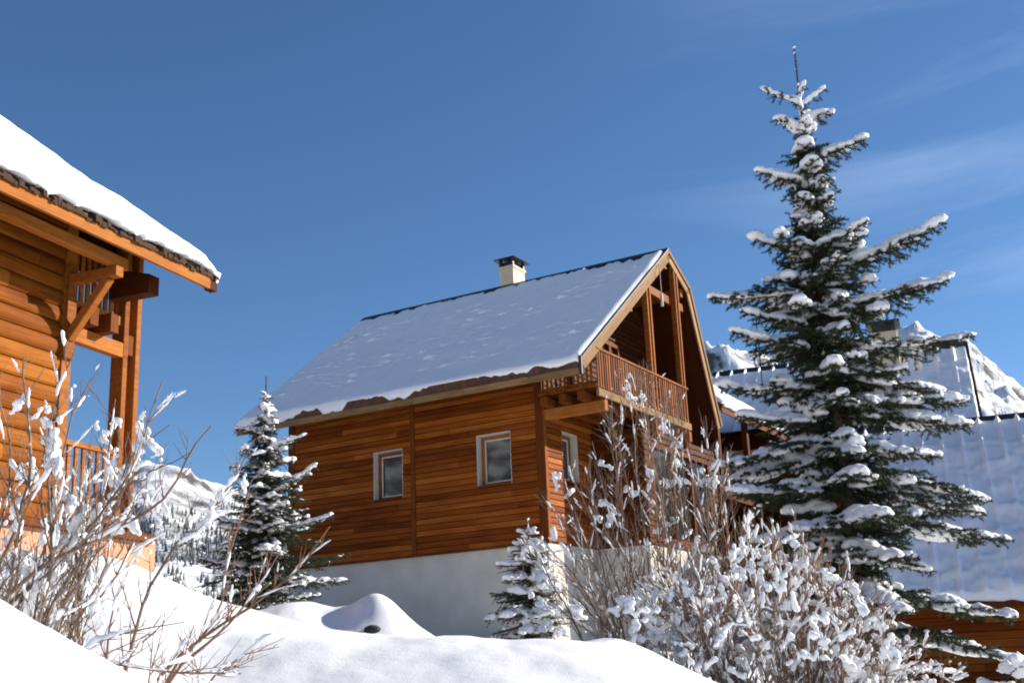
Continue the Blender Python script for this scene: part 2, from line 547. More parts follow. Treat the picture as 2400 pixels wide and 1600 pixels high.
rad = math.radians
mountain('mountain', 0, 0, 300.0, 1100.0, 40.0, M['wooded'], 14.2, 'wooded mountainside across the valley, mirrored in the chalet window', 120, 50,
         [(rad(-175), rad(9)), (rad(-150), rad(14)), (rad(-128), rad(19)), (rad(-112), rad(16)), (rad(-95), rad(20)), (rad(-75), rad(14)), (rad(-50), rad(8))])


def forest(ground, n, seed):
    """far conifers on the wooded flank: one mass"""
    g = np.random.default_rng(seed)
    me = ground.data
    co = np.zeros(len(me.vertices) * 3, np.float32); me.vertices.foreach_get('co', co); co = co.reshape(-1, 3)
    r = np.hypot(co[:, 0], co[:, 1])
    m = (r > 620) & (r < 1690)
    pts = co[m]
    pts = pts[g.integers(0, len(pts), n)] + np.stack([g.normal(0, 9, n), g.normal(0, 9, n), np.zeros(n)], 1)
    elv = np.degrees(np.arctan2(pts[:, 2], np.hypot(pts[:, 0], pts[:, 1])))
    keep = np.array([mnoise.noise(Vector((p[0] * .006, p[1] * .006, 2.0))) + 0.25 - max(0, (e - 7.4)) * 0.55 > g.uniform(-.5, .7) for p, e in zip(pts, elv)])
    pts = pts[keep]
    V, F = [], []
    k = 0
    for p in pts:
        h = g.uniform(4, 10); rad = h * g.uniform(.16, .24); a0 = g.uniform(0, 6)
        for (zb, zt, rr) in ((0.05, 0.6, 1.0), (0.4, 1.0, 0.62)):
            ring = [(p[0] + math.cos(a0 + i * 1.0472) * rad * rr, p[1] + math.sin(a0 + i * 1.0472) * rad * rr, p[2] - 3 + h * zb) for i in range(6)]
            V += ring + [(p[0], p[1], p[2] - 3 + h * zt)]
            F += [(k + i, k + (i + 1) % 6, k + 6) for i in range(6)]
            k += 7
    o = link_mesh('forest', np.array(V), np.array(F), M['far_tree'])
    tag(o, 'far snow dusted conifers thinly covering the mountain flank', 'forest', None, 'stuff')


forest(mt_l, 46000, 5)


# ------------------------------------------------------------------ building blocks for houses
class WallFrame:
    """maps (u along the wall, w outward, z) to local x,y,z"""
    def __init__(self, origin, udir, wdir):
        self.o, self.u, self.w = Vector(origin), Vector(udir), Vector(wdir)

    def __call__(self, u, w, z):
        return self.o + self.u * u + self.w * w + Vector((0, 0, z))

    def solid(self, mb, u0, u1, w0, w1, z0, z1):
        c = [self(u0, w0, z0), self(u1, w0, z0), self(u1, w1, z0), self(u0, w1, z0), self(u0, w0, z1), self(u1, w0, z1), self(u1, w1, z1), self(u0, w1, z1)]
        return mb.add(c, [(0, 3, 2, 1), (4, 5, 6, 7), (0, 1, 5, 4), (1, 2, 6, 5), (2, 3, 7, 6), (3, 0, 4, 7)])

    def extrude(self, mb, prof, ua, ub):
        """prof: (w,z) outline, extruded along u; ua/ub may be functions of z"""
        n = len(prof)
        fa = ua if callable(ua) else (lambda z: ua)
        fb = ub if callable(ub) else (lambda z: ub)
        vs = [self(fa(z), w, z) for w, z in prof] + [self(fb(z), w, z) for w, z in prof]
        fs = [tuple(range(n))[::-1], tuple(range(n, 2 * n))] + [(i, (i + 1) % n, n + (i + 1) % n, n + i) for i in range(n)]
        return mb.add(vs, fs)


def plank_profile(z0, p, th, style):
    g = 0.006 if p < .18 else 0.004
    if style == 'log':
        pts = [(0.0, z0 + g)]
        for i in range(6):
            a = -math.pi / 2 + math.pi * (i + 0.5) / 6
            pts.append((th * (0.30 + 0.70 * math.cos(a) ** 0.8), z0 + p / 2 + math.sin(a) * (p / 2 - g)))
        pts.append((0.0, z0 + p - g))
        return pts
    return [(0.0, z0 + g), (th * 0.92, z0 + g), (th, z0 + g + 0.012), (th * 0.72, z0 + p - g - 0.012), (th * 0.45, z0 + p - g), (0.0, z0 + p - g)]


def planks(parent, fr, u0, u1, z0, z1, pitch, th, mat, style='lap', holes=(), clip=None, joints=(2.4, 4.5), seed=1):
    """individual horizontal boards, cut round openings and under a roof line (clip: z -> (ua, ub) allowed)"""
    rg = random.Random(seed)
    n = max(1, int(round((z1 - z0) / pitch)))
    p = (z1 - z0) / n
    for i in range(n):
        za, zb = z0 + i * p, z0 + (i + 1) * p
        spans = [(u0, u1)]
        if clip:
            lo, hi = clip(zb)
            spans = [(max(u0, lo), min(u1, hi))]
        for (ha, hb, hz0, hz1) in holes:
            if zb > hz0 + 0.02 and za < hz1 - 0.02:
                ns = []
                for a, b in spans:
                    if hb <= a or ha >= b: ns.append((a, b)); continue
                    if ha > a: ns.append((a, ha))
                    if hb < b: ns.append((hb, b))
                spans = ns
        for a, b in spans:
            if b - a < 0.05: continue
            cuts = [a]
            t = a + rg.uniform(0.3, 1.0) * rg.uniform(*joints)
            while t < b - 0.35:
                cuts.append(t); t += rg.uniform(*joints)
            cuts.append(b)
            for c, d in zip(cuts[:-1], cuts[1:]):
                jit = rg.uniform(-0.003, 0.003)
                mb = MB()
                fr.extrude(mb, [(w + (jit if w > 0 else 0), z) for w, z in plank_profile(za, p, th, style)], c + 0.002, d - 0.002)
                mb.build('plank', mat, parent)


def wall_core(name, parent, fr, u0, u1, z0, z1, th, mat, holes=(), clip=None):
    """sheathing behind the boards, cut round the openings"""
    mb = MB()
    us = sorted(set([u0, u1] + [h[0] for h in holes] + [h[1] for h in holes]))
    for a, b in zip(us[:-1], us[1:]):
        seg = [(z0, z1)]
        for (ha, hb, hz0, hz1) in holes:
            if ha <= a + 1e-6 and hb >= b - 1e-6:
                ns = []
                for s, e in seg:
                    if hz1 <= s or hz0 >= e: ns.append((s, e)); continue
                    if hz0 > s: ns.append((s, hz0))
                    if hz1 < e: ns.append((hz1, e))
                seg = ns
        for s, e in seg: fr.solid(mb, a, b, -th, -0.001, s, e)
    return mb.build(name, mat, parent)


def window(parent, fr, ua, ub, z0, z1, depth=0.24, rev=0.02, out=0.012, mat_rev=None, mat_frame=None, sash_open=False):
    """boxed reveal with a wooden frame and a pane set back in it"""
    mat_rev = mat_rev or M['white']; mat_frame = mat_frame or M['beam']
    mb = MB()
    fr.solid(mb, ua, ua + rev, -depth, out, z0, z1)
    fr.solid(mb, ub - rev, ub, -depth, out, z0, z1)
    fr.solid(mb, ua + rev, ub - rev, -depth, out - .003, z1 - rev, z1)
    o = mb.build('window', mat_rev, parent)
    sl_ = MB(); fr.solid(sl_, ua + rev, ub - rev, -depth, out + .035, z0, z0 + rev + .006); sl_.build('window_sill', M['trim'], o)
    f = MB()
    a, b, c, d = ua + rev, ub - rev, z0 + rev, z1 - rev
    fw = 0.075
    w0, w1 = -depth + 0.01, -depth + 0.09
    fr.solid(f, a, a + fw, w0, w1, c, d); fr.solid(f, b - fw, b, w0, w1, c, d)
    fr.solid(f, a + fw, b - fw, w0, w1 - .002, c, c + fw); fr.solid(f, a + fw, b - fw, w0, w1 - .002, d - fw, d)
    f.build('window_frame', mat_frame, o)
    sa = MB(); sw = .035; a2, b2, c2, d2 = a + fw, b - fw, c + fw, d - fw
    fr.solid(sa, a2, a2 + sw, w0 + .02, w0 + .055, c2, d2); fr.solid(sa, b2 - sw, b2, w0 + .02, w0 + .055, c2, d2)
    fr.solid(sa, a2 + sw, b2 - sw, w0 + .02, w0 + .053, c2, c2 + sw); fr.solid(sa, a2 + sw, b2 - sw, w0 + .02, w0 + .053, d2 - sw, d2)
    sa.build('sash', M['white'], o)
    g = MB()
    fr.solid(g, a + fw - .004, b - fw + .004, w0 + .025, w0 + .037, c + fw - .004, d - fw + .004)
    g.build('pane', M['glass'], o)
    bk = MB()
    fr.solid(bk, ua, ub, -depth - 0.35, -depth - 0.3, z0, z1)
    bk.build('dark_room', M['dark_inside'], o)
    return o


def roof_snow(name, parent, P, U, T, Nn, lu, lt, hfun, efun, mat, nu=120, nt=60, drop=None, side=0.03, smooth=True):
    """snow sheet on a roof plane. P origin at the eave's start, U along the eave, T up the slope, Nn normal.
    hfun(u,t) thickness; efun(u) start of the snow up the slope; drop(u) skirt hanging below the eave edge"""
    P, U, T, Nn = Vector(P), Vector(U), Vector(T), Vector(Nn)
    V, F = [], []
    us = np.linspace(0, lu, nu)
    rows = []
    prof = np.concatenate([[0.0, 0.002, 0.005, 0.010], np.linspace(0.016, 1.0, nt - 4)])
    for iu, u in enumerate(us):
        e0 = efun(u)
        col = []
        d = drop(u) if drop else 0.0
        h0 = hfun(u, e0 + 0.05)
        base = P + U * u + T * e0
        # underside and lip
        col.append(base + T * 0.06 - Nn * 0.012)
        col.append(base - T * 0.005 - Nn * (0.012) + Vector((0, 0, -d)))
        col.append(base - T * (0.02 + 0.25 * h0) + Nn * (0.15 * h0) + Vector((0, 0, -d * 0.75)))
        col.append(base - T * (0.02 + 0.30 * h0) + Nn * (0.50 * h0) + Vector((0, 0, -d * 0.35)))
        for s in prof:
            t = e0 + (lt - e0) * s
            k = min(1.0, 0.62 + 0.38 * math.sqrt(min(1.0, (t - e0) / max(1e-6, 0.6 * h0 + 0.02))))
            eu = min(u, lu - u)
            ke = math.sqrt(max(0.0, min(1.0, eu / max(0.02, side)))) * 0.85 + 0.15
            col.append(P + U * u + T * t + Nn * (hfun(u, t) * k * ke))
        rows.append(col)
    m = len(rows[0])
    for r_ in rows: V += r_
    for i in range(nu - 1):
        for j in range(m - 1):
            F.append((i * m + j, (i + 1) * m + j, (i + 1) * m + j + 1, i * m + j + 1))
    # close the two ends towards the roof
    for i, sg in ((0, 1), (nu - 1, -1)):
        k0 = len(V)
        lowc = []
        for j in range(m):
            c = V[i * m + j]
            rel = Vector(c) - P
            lowc.append(Vector(c) - Nn * (rel.dot(Nn) + 0.012) if j > 3 else Vector(V[i * m]))
        V += lowc
        for j in range(m - 1):
            q = (i * m + j, i * m + j + 1, k0 + j + 1, k0 + j)
            F.append(q if sg > 0 else q[::-1])
    o = link_mesh(name, [tuple(v) for v in V], F, mat, parent, smooth)
    return o


def fbm1(u, seed, octs=3, f=1.0):
    return sum(mnoise.noise(Vector((u * f * 2 ** k + seed, seed * 1.3, k * 5.1))) / 1.7 ** k for k in range(octs))


def fbm2(u, t, seed, octs=3, f=1.0):
    return sum(mnoise.noise(Vector((u * f * 2 ** k + seed, t * f * 2 ** k - seed, k * 5.1))) / 1.8 ** k for k in range(octs))


# ------------------------------------------------------------------ the timber chalet in the middle
def main_chalet():
    YAW = -0.533
    root = empty('timber_chalet', (0.58, 25.0, 2.722), YAW)
    tag(root, 'timber chalet with thinly snowed roof, gable balcony and grey rendered base', 'chalet')
    LW, WID = 7.01, 6.45
    LONG = WallFrame((0, 0, 0), (1, 0, 0), (0, -1, 0))
    GAB = WallFrame((0, 0, 0), (0, 1, 0), (1, 0, 0))
    YR, ZR = 4.1, 7.30               # ridge
    YE, ZE = -0.85, 3.53             # eave (top of the roof slab)
    XA, XB = -7.92, 1.446
    YK, ZK = 5.34, 6.62              # break of the far slope
    YL, ZL = 6.72, 3.28
    sl = (ZR - ZE) / (YR - YE)
    ln = math.hypot(YR - YE, ZR - ZE)
    T = Vector((0, (YR - YE) / ln, (ZR - ZE) / ln)); Nn = Vector((0, -T.z, T.y)); U = Vector((1, 0, 0))

    # rendered base
    mb = MB(); mb.box(-LW - 0.02, -0.02, 0.03, WID, -3.6, 0.0)
    mb.build('rendered_base', M['plaster'], root)

    # long wall
    holes = [(-4.49, -3.66, 1.315, 2.45), (-1.675, -0.80, 1.315, 2.46)]
    lw = wall_core('side_wall', root, LONG, -LW, -0.02, 0.0, 4.0, 0.14, M['soffit'], holes)
    planks(lw, LONG, -LW + 0.16, -3.43, 0.02, 4.0, 0.128, 0.032, M['siding'], 'lap', holes, None, (2.6, 6.0), 3)
    planks(lw, LONG, -3.31, -0.16, 0.02, 4.0, 0.128, 0.032, M['siding'], 'lap', holes, None, (2.6, 6.0), 4)
    for a, b in ((-LW - 0.015, -LW + 0.155), (-3.425, -3.315), (-0.155, 0.035)):
        mb = MB(); LONG.solid(mb, a, b, 0.0, 0.05, 0.0, 4.0); mb.build('cover_board', M['trim'], lw)
    mb = MB(); mb.beam((-LW, -0.03, -0.005), (0.03, -0.03, -0.005), 0.05, 0.035); mb.build('drip_board', M['trim'], lw)
    w1 = window(root, LONG, *holes[0]); w2 = window(root, LONG, *holes[1])

    # back end wall (seen past the small spruce) and rear
    mb = MB(); mb.prism([(0.06, 0.0), (WID, 0.0), (WID, 3.4), (YK, 6.2), (YR, 6.9), (0.06, 3.9)], 0, -LW - 0.01, -LW + 0.13)
    mb.build('end_wall', M['siding'], root)
    mb = MB(); mb.box(-LW + 0.14, -0.15, WID - 0.14, WID, 0, 3.35); mb.build('rear_wall', M['siding'], root)

    # gable wall, boards clipped under the roof
    def clip(z):
        lo = YE + (z + 0.30 - ZE) / sl if z > ZE - 0.2 else 0.0
        if z < ZK - 0.3: hi = YL - (z + 0.25 - ZL) / (ZK - ZL) * (YL - YK)
        else: hi = YK - (z + 0.3 - ZK) / (ZR - ZK) * (YK - YR)
        return max(0.0, lo), min(WID, hi)
    gh = [(0.78, 1.50, 1.36, 2.46), (2.95, 3.95, 3.06, 5.05)]
    gw = wall_core('gable_wall', root, GAB, 0.10, WID - 0.15, 0.0, 3.3, 0.14, M['soffit'], gh)
    mb = MB(); mb.prism([(0.35, 3.3), (2.95, 3.3), (2.95, 5.05), (3.95, 5.05), (3.95, 3.3), (WID - 0.3, 3.3), (YK - 0.1, 6.2), (YR, 6.85)], 0, -0.14, -0.001)
    mb.build('gable_core', M['soffit'], gw)
    planks(gw, GAB, 0.04, WID, 0.02, 2.964, 0.128, 0.032, M['siding'], 'lap', gh, clip, (1.6, 3.4), 5)
    planks(gw, GAB, 0.04, WID, 2.964, 6.9, 0.128, 0.032, M['shade_boards'], 'lap', gh, clip, (1.6, 3.4), 6)  # upper rows take the copy coloured darker for shade
    mb = MB(); GAB.solid(mb, -0.048, 0.06, 0.036, 0.055, 0.0, 2.85); mb.build('corner_board', M['beam'], gw)
    window(root, GAB, *gh[0])
    # projecting room, added under the balcony to shade the gable wall
    SIDE = WallFrame((0.04, 2.15, 0), (1, 0, 0), (0, -1, 0)); FRONT = WallFrame((1.30, 2.15, 0), (0, 1, 0), (1, 0, 0))
    rw = wall_core('added_room_wall', root, SIDE, 0, 1.26, 0, 2.6, .12, M['soffit'])
    planks(rw, SIDE, 0.0, 1.26, 0.02, 2.6, 0.128, 0.03, M['shade_boards'], 'lap', (), None, (2, 3), 15)
    fh = [(0.35, 3.75, 0.10, 2.30)]
    fw_ = wall_core('added_room_wall', root, FRONT, 0, 4.2, 0, 2.6, .12, M['soffit'], fh)
    planks(fw_, FRONT, 0.0, 4.2, 0.02, 2.6, 0.128, 0.03, M['shade_boards'], 'lap', fh, None, (2, 4), 16)
    mb = MB(); mb.box(0.0, 1.28, 2.2, 6.3, -3.6, 0.0); mb.build('rendered_base', M['plaster'], root)
    d = MB()
    for k in range(4): FRONT.solid(d, 0.35 + k * 1.1, 0.35 + k * 1.1 + .1, -.1, .04, 0.1, 2.3)
    FRONT.solid(d, .45, 3.65, -.1, .036, .1, .2); FRONT.solid(d, .45, 3.65, -.1, .036, 2.2, 2.3)
    dr = d.build('glazed_door', M['trim'], root)
    for k in range(3):
        p = MB(); FRONT.solid(p, .45 + k * 1.1, 1.45 + k * 1.1, -.06, -.045, .2, 2.2); p.build('pane', M['glass'], dr)
    for h in gh[1:]:
        d = MB()
        GAB.solid(d, h[0], h[0] + .09, -.12, .04, h[2], h[3]); GAB.solid(d, h[1] - .09, h[1], -.12, .04, h[2], h[3])
        GAB.solid(d, h[0] + .09, h[1] - .09, -.12, .037, h[3] - .09, h[3]); GAB.solid(d, h[0] + .09, h[1] - .09, -.12, .037, h[2], h[2] + .12)
        c = (h[0] + h[1]) / 2
        GAB.solid(d, c - .05, c + .05, -.10, .03, h[2] + .12, h[3] - .09)
        dr = d.build('balcony_door', M['trim'], root)
        for a, b in ((h[0] + .09, c - .05), (c + .05, h[1] - .09)):
            p = MB(); GAB.solid(p, a, b, -.06, -.05, h[2] + .12, h[3] - .09); p.build('pane', M['glass'], dr)

    # roof: slab with a break in the far slope
    th = 0.13
    mb = MB()
    top = [(YE, ZE), (YR, ZR), (YK, ZK), (YL, ZL)]
    bot = [(YL - 0.12, ZL - 0.02), (YK - 0.10, ZK - 0.15), (YR, ZR - 0.19), (YE + 0.02, ZE - 0.16)]
    mb.prism(top + bot, 0, XA, XB - 0.05)
    roof = mb.build('roof', M['roofing'], root)
    # soffit boards under the overhangs
    mb = MB()
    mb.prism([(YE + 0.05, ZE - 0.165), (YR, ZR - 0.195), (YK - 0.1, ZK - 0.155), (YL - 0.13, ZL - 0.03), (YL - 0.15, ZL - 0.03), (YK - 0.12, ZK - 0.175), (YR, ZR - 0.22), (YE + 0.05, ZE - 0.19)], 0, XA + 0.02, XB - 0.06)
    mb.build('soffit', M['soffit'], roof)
    # eave: brown upstand board and a weathered fascia below it
    mb = MB(); mb.box(XA, XB - 0.06, YE - 0.025, YE + 0.004, ZE - 0.24, ZE - 0.004); mb.build('eave_board', M['roofing'], roof)
    x = XA + 0.01
    while x < XB - 0.1:
        x2 = min(x + rng.uniform(2.4, 3.2), XB - 0.03)
        mb = MB(); mb.box(x + 0.003, x2 - 0.003, YE - 0.055, YE - 0.026, ZE - 0.355, ZE - 0.215); mb.build('fascia', M['fascia'], roof)
        x = x2
    # ridge cap
    mb = MB(); mb.prism([(YR - 0.16, ZR - 0.10), (YR - 0.15, ZR - 0.075), (YR, ZR + 0.045), (YR + 0.15, ZR - 0.04), (YR + 0.16, ZR - 0.07), (YR, ZR + 0.01)], 0, XA - 0.01, XB)
    mb.build('ridge_cap', M['dark_metal'], roof)
    # standing ribs
    n = 19
    for i in range(n):
        xr = XA + 0.25 + i * (XB - XA - 0.5) / (n - 1)
        a = Vector((xr, YE, ZE)) + T * 0.05 + Nn * 0.012; b = Vector((xr, YE, ZE)) + T * (ln - 0.14) + Nn * 0.012
        mb = MB(); mb.beam(a, b, 0.028, 0.05, Nn); mb.build('roof_rib', M['dark_metal'], roof)
    # bargeboards on the gable: tan board with a grey metal edge over it
    pts = [(YE - 0.03, ZE - 0.02), (YR, ZR)]
    rp = [(YR, ZR), (YK, ZK), (YL, ZL)]
    for seg in (pts, rp[:2], rp[1:]):
        (y0, z0), (y1, z1) = seg
        d = Vector((0, y1 - y0, z1 - z0)).normalized()
        nn = Vector((0, -d.z, d.y))
        if nn.z < 0: nn = -nn
        for xoff, lo, hi, thk, mt, nm in ((XB - 0.02, -0.25, -0.055, 0.04, M['fascia'], 'bargeboard'), (XB + 0.006, -0.075, 0.012, 0.05, M['dark_metal'] if False else M['fascia'], 'verge_trim')):
            mb = MB()
            c = (lo + hi) / 2
            mb.beam(Vector((xoff, y0, z0)) + nn * c, Vector((xoff, y1, z1)) + nn * c, thk, hi - lo, nn)
            mb.build(nm, mt, roof)
    mb = MB(); mb.beam(Vector((XB + 0.006, YE - 0.03, ZE - 0.02)) + Nn * 0.022, Vector((XB + 0.006, YR, ZR)) + Nn * 0.022, 0.07, 0.018, Nn); mb.build('verge_flashing', M['dark_metal'], roof)
    mb = MB(); mb.box(XB - 0.035, XB + 0.03, YE - 0.075, YE - 0.02, ZE - 0.36, ZE + 0.02); mb.build('fascia_end_plate', M['dark_metal'], roof)

    # snow on the near slope: thin, ribs showing at the top, dimples scattered
    dim = [(rng.uniform(0.3, 9.0), rng.uniform(0.9, 5.2)) for _ in range(420)]
    dim = [(u, t) for u, t in dim if fbm2(u, t, 3.0, 2, 0.5) > -0.15]
    darr = np.array(dim); dw = nrg.uniform(0.03, 0.075, len(dim)); dh = nrg.uniform(0.012, 0.042, len(dim)) * nrg.uniform(.3, 1, len(dim))
    cache = {}

    def hfun(u, t):
        h = 0.055 + 0.022 * fbm2(u, t, 1.0, 3, 0.8)
        if cache.get('u') != u:
            du = u - darr[:, 0]; near = np.abs(du) < dw * 4.5
            cache.update(u=u, q=np.exp(-(du[near] / (dw[near] * 1.9)) ** 2) * dh[near], t=darr[near, 1], w=dw[near])
        if len(cache['q']):
            dt = t - cache['t']; w_ = cache['w']
            h += float((cache['q'] * (np.exp(-((dt - .4 * w_) / w_) ** 2) - 1.2 * np.exp(-((dt + .6 * w_) / (w_ * .8)) ** 2))).sum())
        rb = abs(((u - 0.25) / ((XB - XA - 0.5) / (n - 1)) + 0.5) % 1.0 - 0.5)
        h += 0.020 * math.exp(-(rb / 0.07) ** 2) * (0.6 + fbm1(t, 4.0 + int(u * 2), 2, 0.7))
        tt = ln - t
        h -= 0.085 * math.exp(-((tt - 0.05) / (0.10 + 0.45 * max(0, fbm1(u, 9.0, 3, 2.6)))) ** 2)
        if u > lu - 0.3: h += 0.035 * math.exp(-((u - lu + 0.13) / 0.07) ** 2)
        if lu - 0.62 < u < lu - 0.40: h += 0.030 * max(0, fbm1(t, 21.0, 3, 2.2)) * math.exp(-((u - lu + 0.5) / 0.035) ** 2) * 2
        return h
    lu = XB - XA - 0.02

    def drop(u):
        v = fbm1(u, 2.0, 3, 0.95)
        return max(0.0, min(0.225, 0.085 + 0.34 * v + 0.06 * fbm1(u, 6.0, 2, 5.0)) * (0.6 if u > 8.2 else 1.0))
    o = roof_snow('snow_cover', roof, (XA + 0.01, YE - 0.02, ZE - 0.005), U, T, Nn, lu, ln - 0.05, hfun, lambda u: 0.0, M['roof_snow'], 400, 170, drop, 0.05)
    # far slope: a plain cover
    l2 = math.hypot(YK - YR, ZK - ZR); T2 = Vector((0, -(YK - YR) / l2, (ZR - ZK) / l2)); N2 = Vector((0, T2.z, -T2.y))
    roof_snow('snow_cover', roof, (XB - 0.12, YK, ZK), (-1, 0, 0), T2, N2, lu - .1, l2 - 0.15, lambda u, t: 0.06 + 0.02 * fbm2(u, t, 5.0), lambda u: 0.05, M['roof_snow'], 60, 16, None, 0.05)

    # balcony on the gable
    mb = MB(); mb.box(0.04, 1.40, -0.16, 4.66, 3.0, 3.045)
    bal = mb.build('balcony', M['soffit'], root)
    mb = MB(); mb.beam((1.43, -0.17, 2.945), (1.43, 4.68, 2.945), 0.06, 0.17, ch=0.006); mb.build('edge_beam', M['fascia'], bal)
    mb = MB(); mb.beam((0.02, -0.14, 3.085), (1.40, -0.14, 3.085), 0.06, 0.075, ch=0.006); mb.build('edge_beam', M['beam'], bal)
    for xj in (0.22, 0.66, 1.10):
        mb = MB(); mb.beam((xj, -0.30, 2.895), (xj, 4.6, 2.895), 0.17, 0.19, ch=0.01); mb.build('joist', M['trim'], bal)
    for yj in (0.05, 4.47):
        mb = MB(); mb.beam((0.04, yj, 2.68), (1.50, yj, 2.68), 0.14, 0.23, ch=0.01); mb.build('bearer', M['beam'], bal)
    y = -0.10
    while y < 4.62:
        if not any(abs(y - q) < 0.09 for q in (2.69, 2.86, 4.40, 4.56)):
            mb = MB(); mb.beam((1.42, y, 3.06), (1.42, y, 3.86), 0.022, 0.06, (0, 1, 0)); mb.build('baluster', M['rail'], bal)
        y += 0.112
    mb = MB(); mb.beam((1.42, -0.16, 3.885), (1.42, 4.66, 3.885), 0.075, 0.05, ch=0.006); mb.build('handrail', M['beam'], bal)
    mb = MB(); mb.beam((1.40, -0.16, 3.10), (1.40, 4.66, 3.10), 0.03, 0.05); mb.build('bottom_rail', M['beam'], bal)
    xx = 0.12
    while xx < 1.38:
        mb = MB(); mb.beam((xx, -0.12, 3.06), (xx, -0.12, 3.62), 0.022, 0.05, (1, 0, 0)); mb.build('baluster', M['rail'], bal)
        xx += 0.105
    mb = MB(); mb.beam((0.04, -0.12, 3.64), (1.40, -0.12, 3.64), 0.06, 0.045); mb.build('handrail', M['beam'], bal)
    mb = MB(); mb.beam((0.04, -0.12, 3.17), (1.40, -0.12, 3.17), 0.03, 0.05); mb.build('bottom_rail', M['beam'], bal)

    def under(yv):
        return (ZE + (yv - YE) * sl if yv <= YR else (ZR - (yv - YR) / (YK - YR) * (ZR - ZK))) - 0.21
    for yp in (2.69, 2.86, 4.40, 4.56):
        mb = MB(); mb.beam((1.37, yp, 2.46), (1.37, yp, under(yp)), 0.065, 0.13, (1, 0, 0), ch=0.006); mb.build('balcony_post', M['beam'], root)
    # purlins and collar beam under the roof
    for yp, zz in ((0.25, under(0.25) - 0.10), (1.9, under(1.9) - 0.10), (YR, ZR - 0.36), (5.02, under(5.02) - 0.15)):
        mb = MB(); mb.beam((-0.3, yp, zz), (XB - 0.1, yp, zz), 0.18, 0.22, ch=0.01); mb.build('purlin', M['beam'], roof)
    mb = MB(); mb.beam((1.27, 2.55, 6.06), (1.27, 5.10, 6.06), 0.08, 0.20, ch=0.006); mb.build('collar_beam', M['beam'], roof)

    # chimney behind the ridge
    mb = MB(); mb.box(-3.42, -3.00, 4.15, 4.75, 6.3, 7.82)
    ch = mb.build('chimney', M['beige'], root)
    mb = MB(); mb.box(-3.45, -2.97, 4.12, 4.78, 7.82, 7.88); mb.build('chimney_collar', M['beige'], ch)
    for cx in (-3.39, -3.03):
        for cy in (4.18, 4.72):
            mb = MB(); mb.box(cx - .035, cx + .035, cy - .035, cy + .035, 7.88, 8.06); mb.build('cap_leg', M['dark_metal'], ch)
    xa_, xb_, ya_, yb_ = -3.54, -2.88, 4.03, 4.87
    mb = MB(); mb.add([(xa_, ya_, 8.06), (xb_, ya_, 8.06), (xb_, yb_, 8.06), (xa_, yb_, 8.06), (xa_ + .03, ya_ + .03, 8.10), (xb_ - .03, ya_ + .03, 8.10), (xb_ - .03, yb_ - .03, 8.10), (xa_ + .03, yb_ - .03, 8.10), (-3.21, 4.45, 8.17)],
                      [(0, 3, 2, 1), (0, 1, 5, 4), (1, 2, 6, 5), (2, 3, 7, 6), (3, 0, 4, 7), (4, 5, 8), (5, 6, 8), (6, 7, 8), (7, 4, 8)])
    mb.build('chimney_cap', M['dark_metal'], ch)
    mb = MB(); mb.box(-3.36, -3.06, 4.22, 4.68, 7.83, 8.02); mb.build('flue', M['dark_metal'], ch)

    # rod with a white tube hanging from the verge
    g = empty('hanging_lamp', root.matrix_basis @ Vector((1.50, 3.30, 5.93)) if False else (0, 0, 0))
    Mx = Matrix.Translation((0.58, 25.0, 2.722)) @ Matrix.Rotation(YAW, 4, 'Z')
    g.location = Mx @ Vector((1.53, 3.30, 5.62)); g.rotation_euler = (0, 0, YAW)
    tag(g, 'white tube lamp hanging on a thin rod under the chalet gable', 'lamp')
    mb = MB(); mb.beam((0, 0, 0.32), (0, 0, 1.05), 0.018, 0.018, (1, 0, 0)); mb.build('rod', M['dark_metal'], g)
    v, f = [], []
    for i in range(10):
        a = i * math.pi / 5
        for z, r_ in ((0.0, 0.028), (0.02, 0.036), (0.30, 0.036), (0.33, 0.02)): v.append((math.cos(a) * r_, math.sin(a) * r_, z))
    for i in range(10):
        for k in range(3): f.append((i * 4 + k, ((i + 1) % 10) * 4 + k, ((i + 1) % 10) * 4 + k + 1, i * 4 + k + 1))
    f.append(tuple(i * 4 for i in range(10))[::-1])
    link_mesh('lamp_tube', v, f, M['white'], g, True)
    return root


main_chalet()


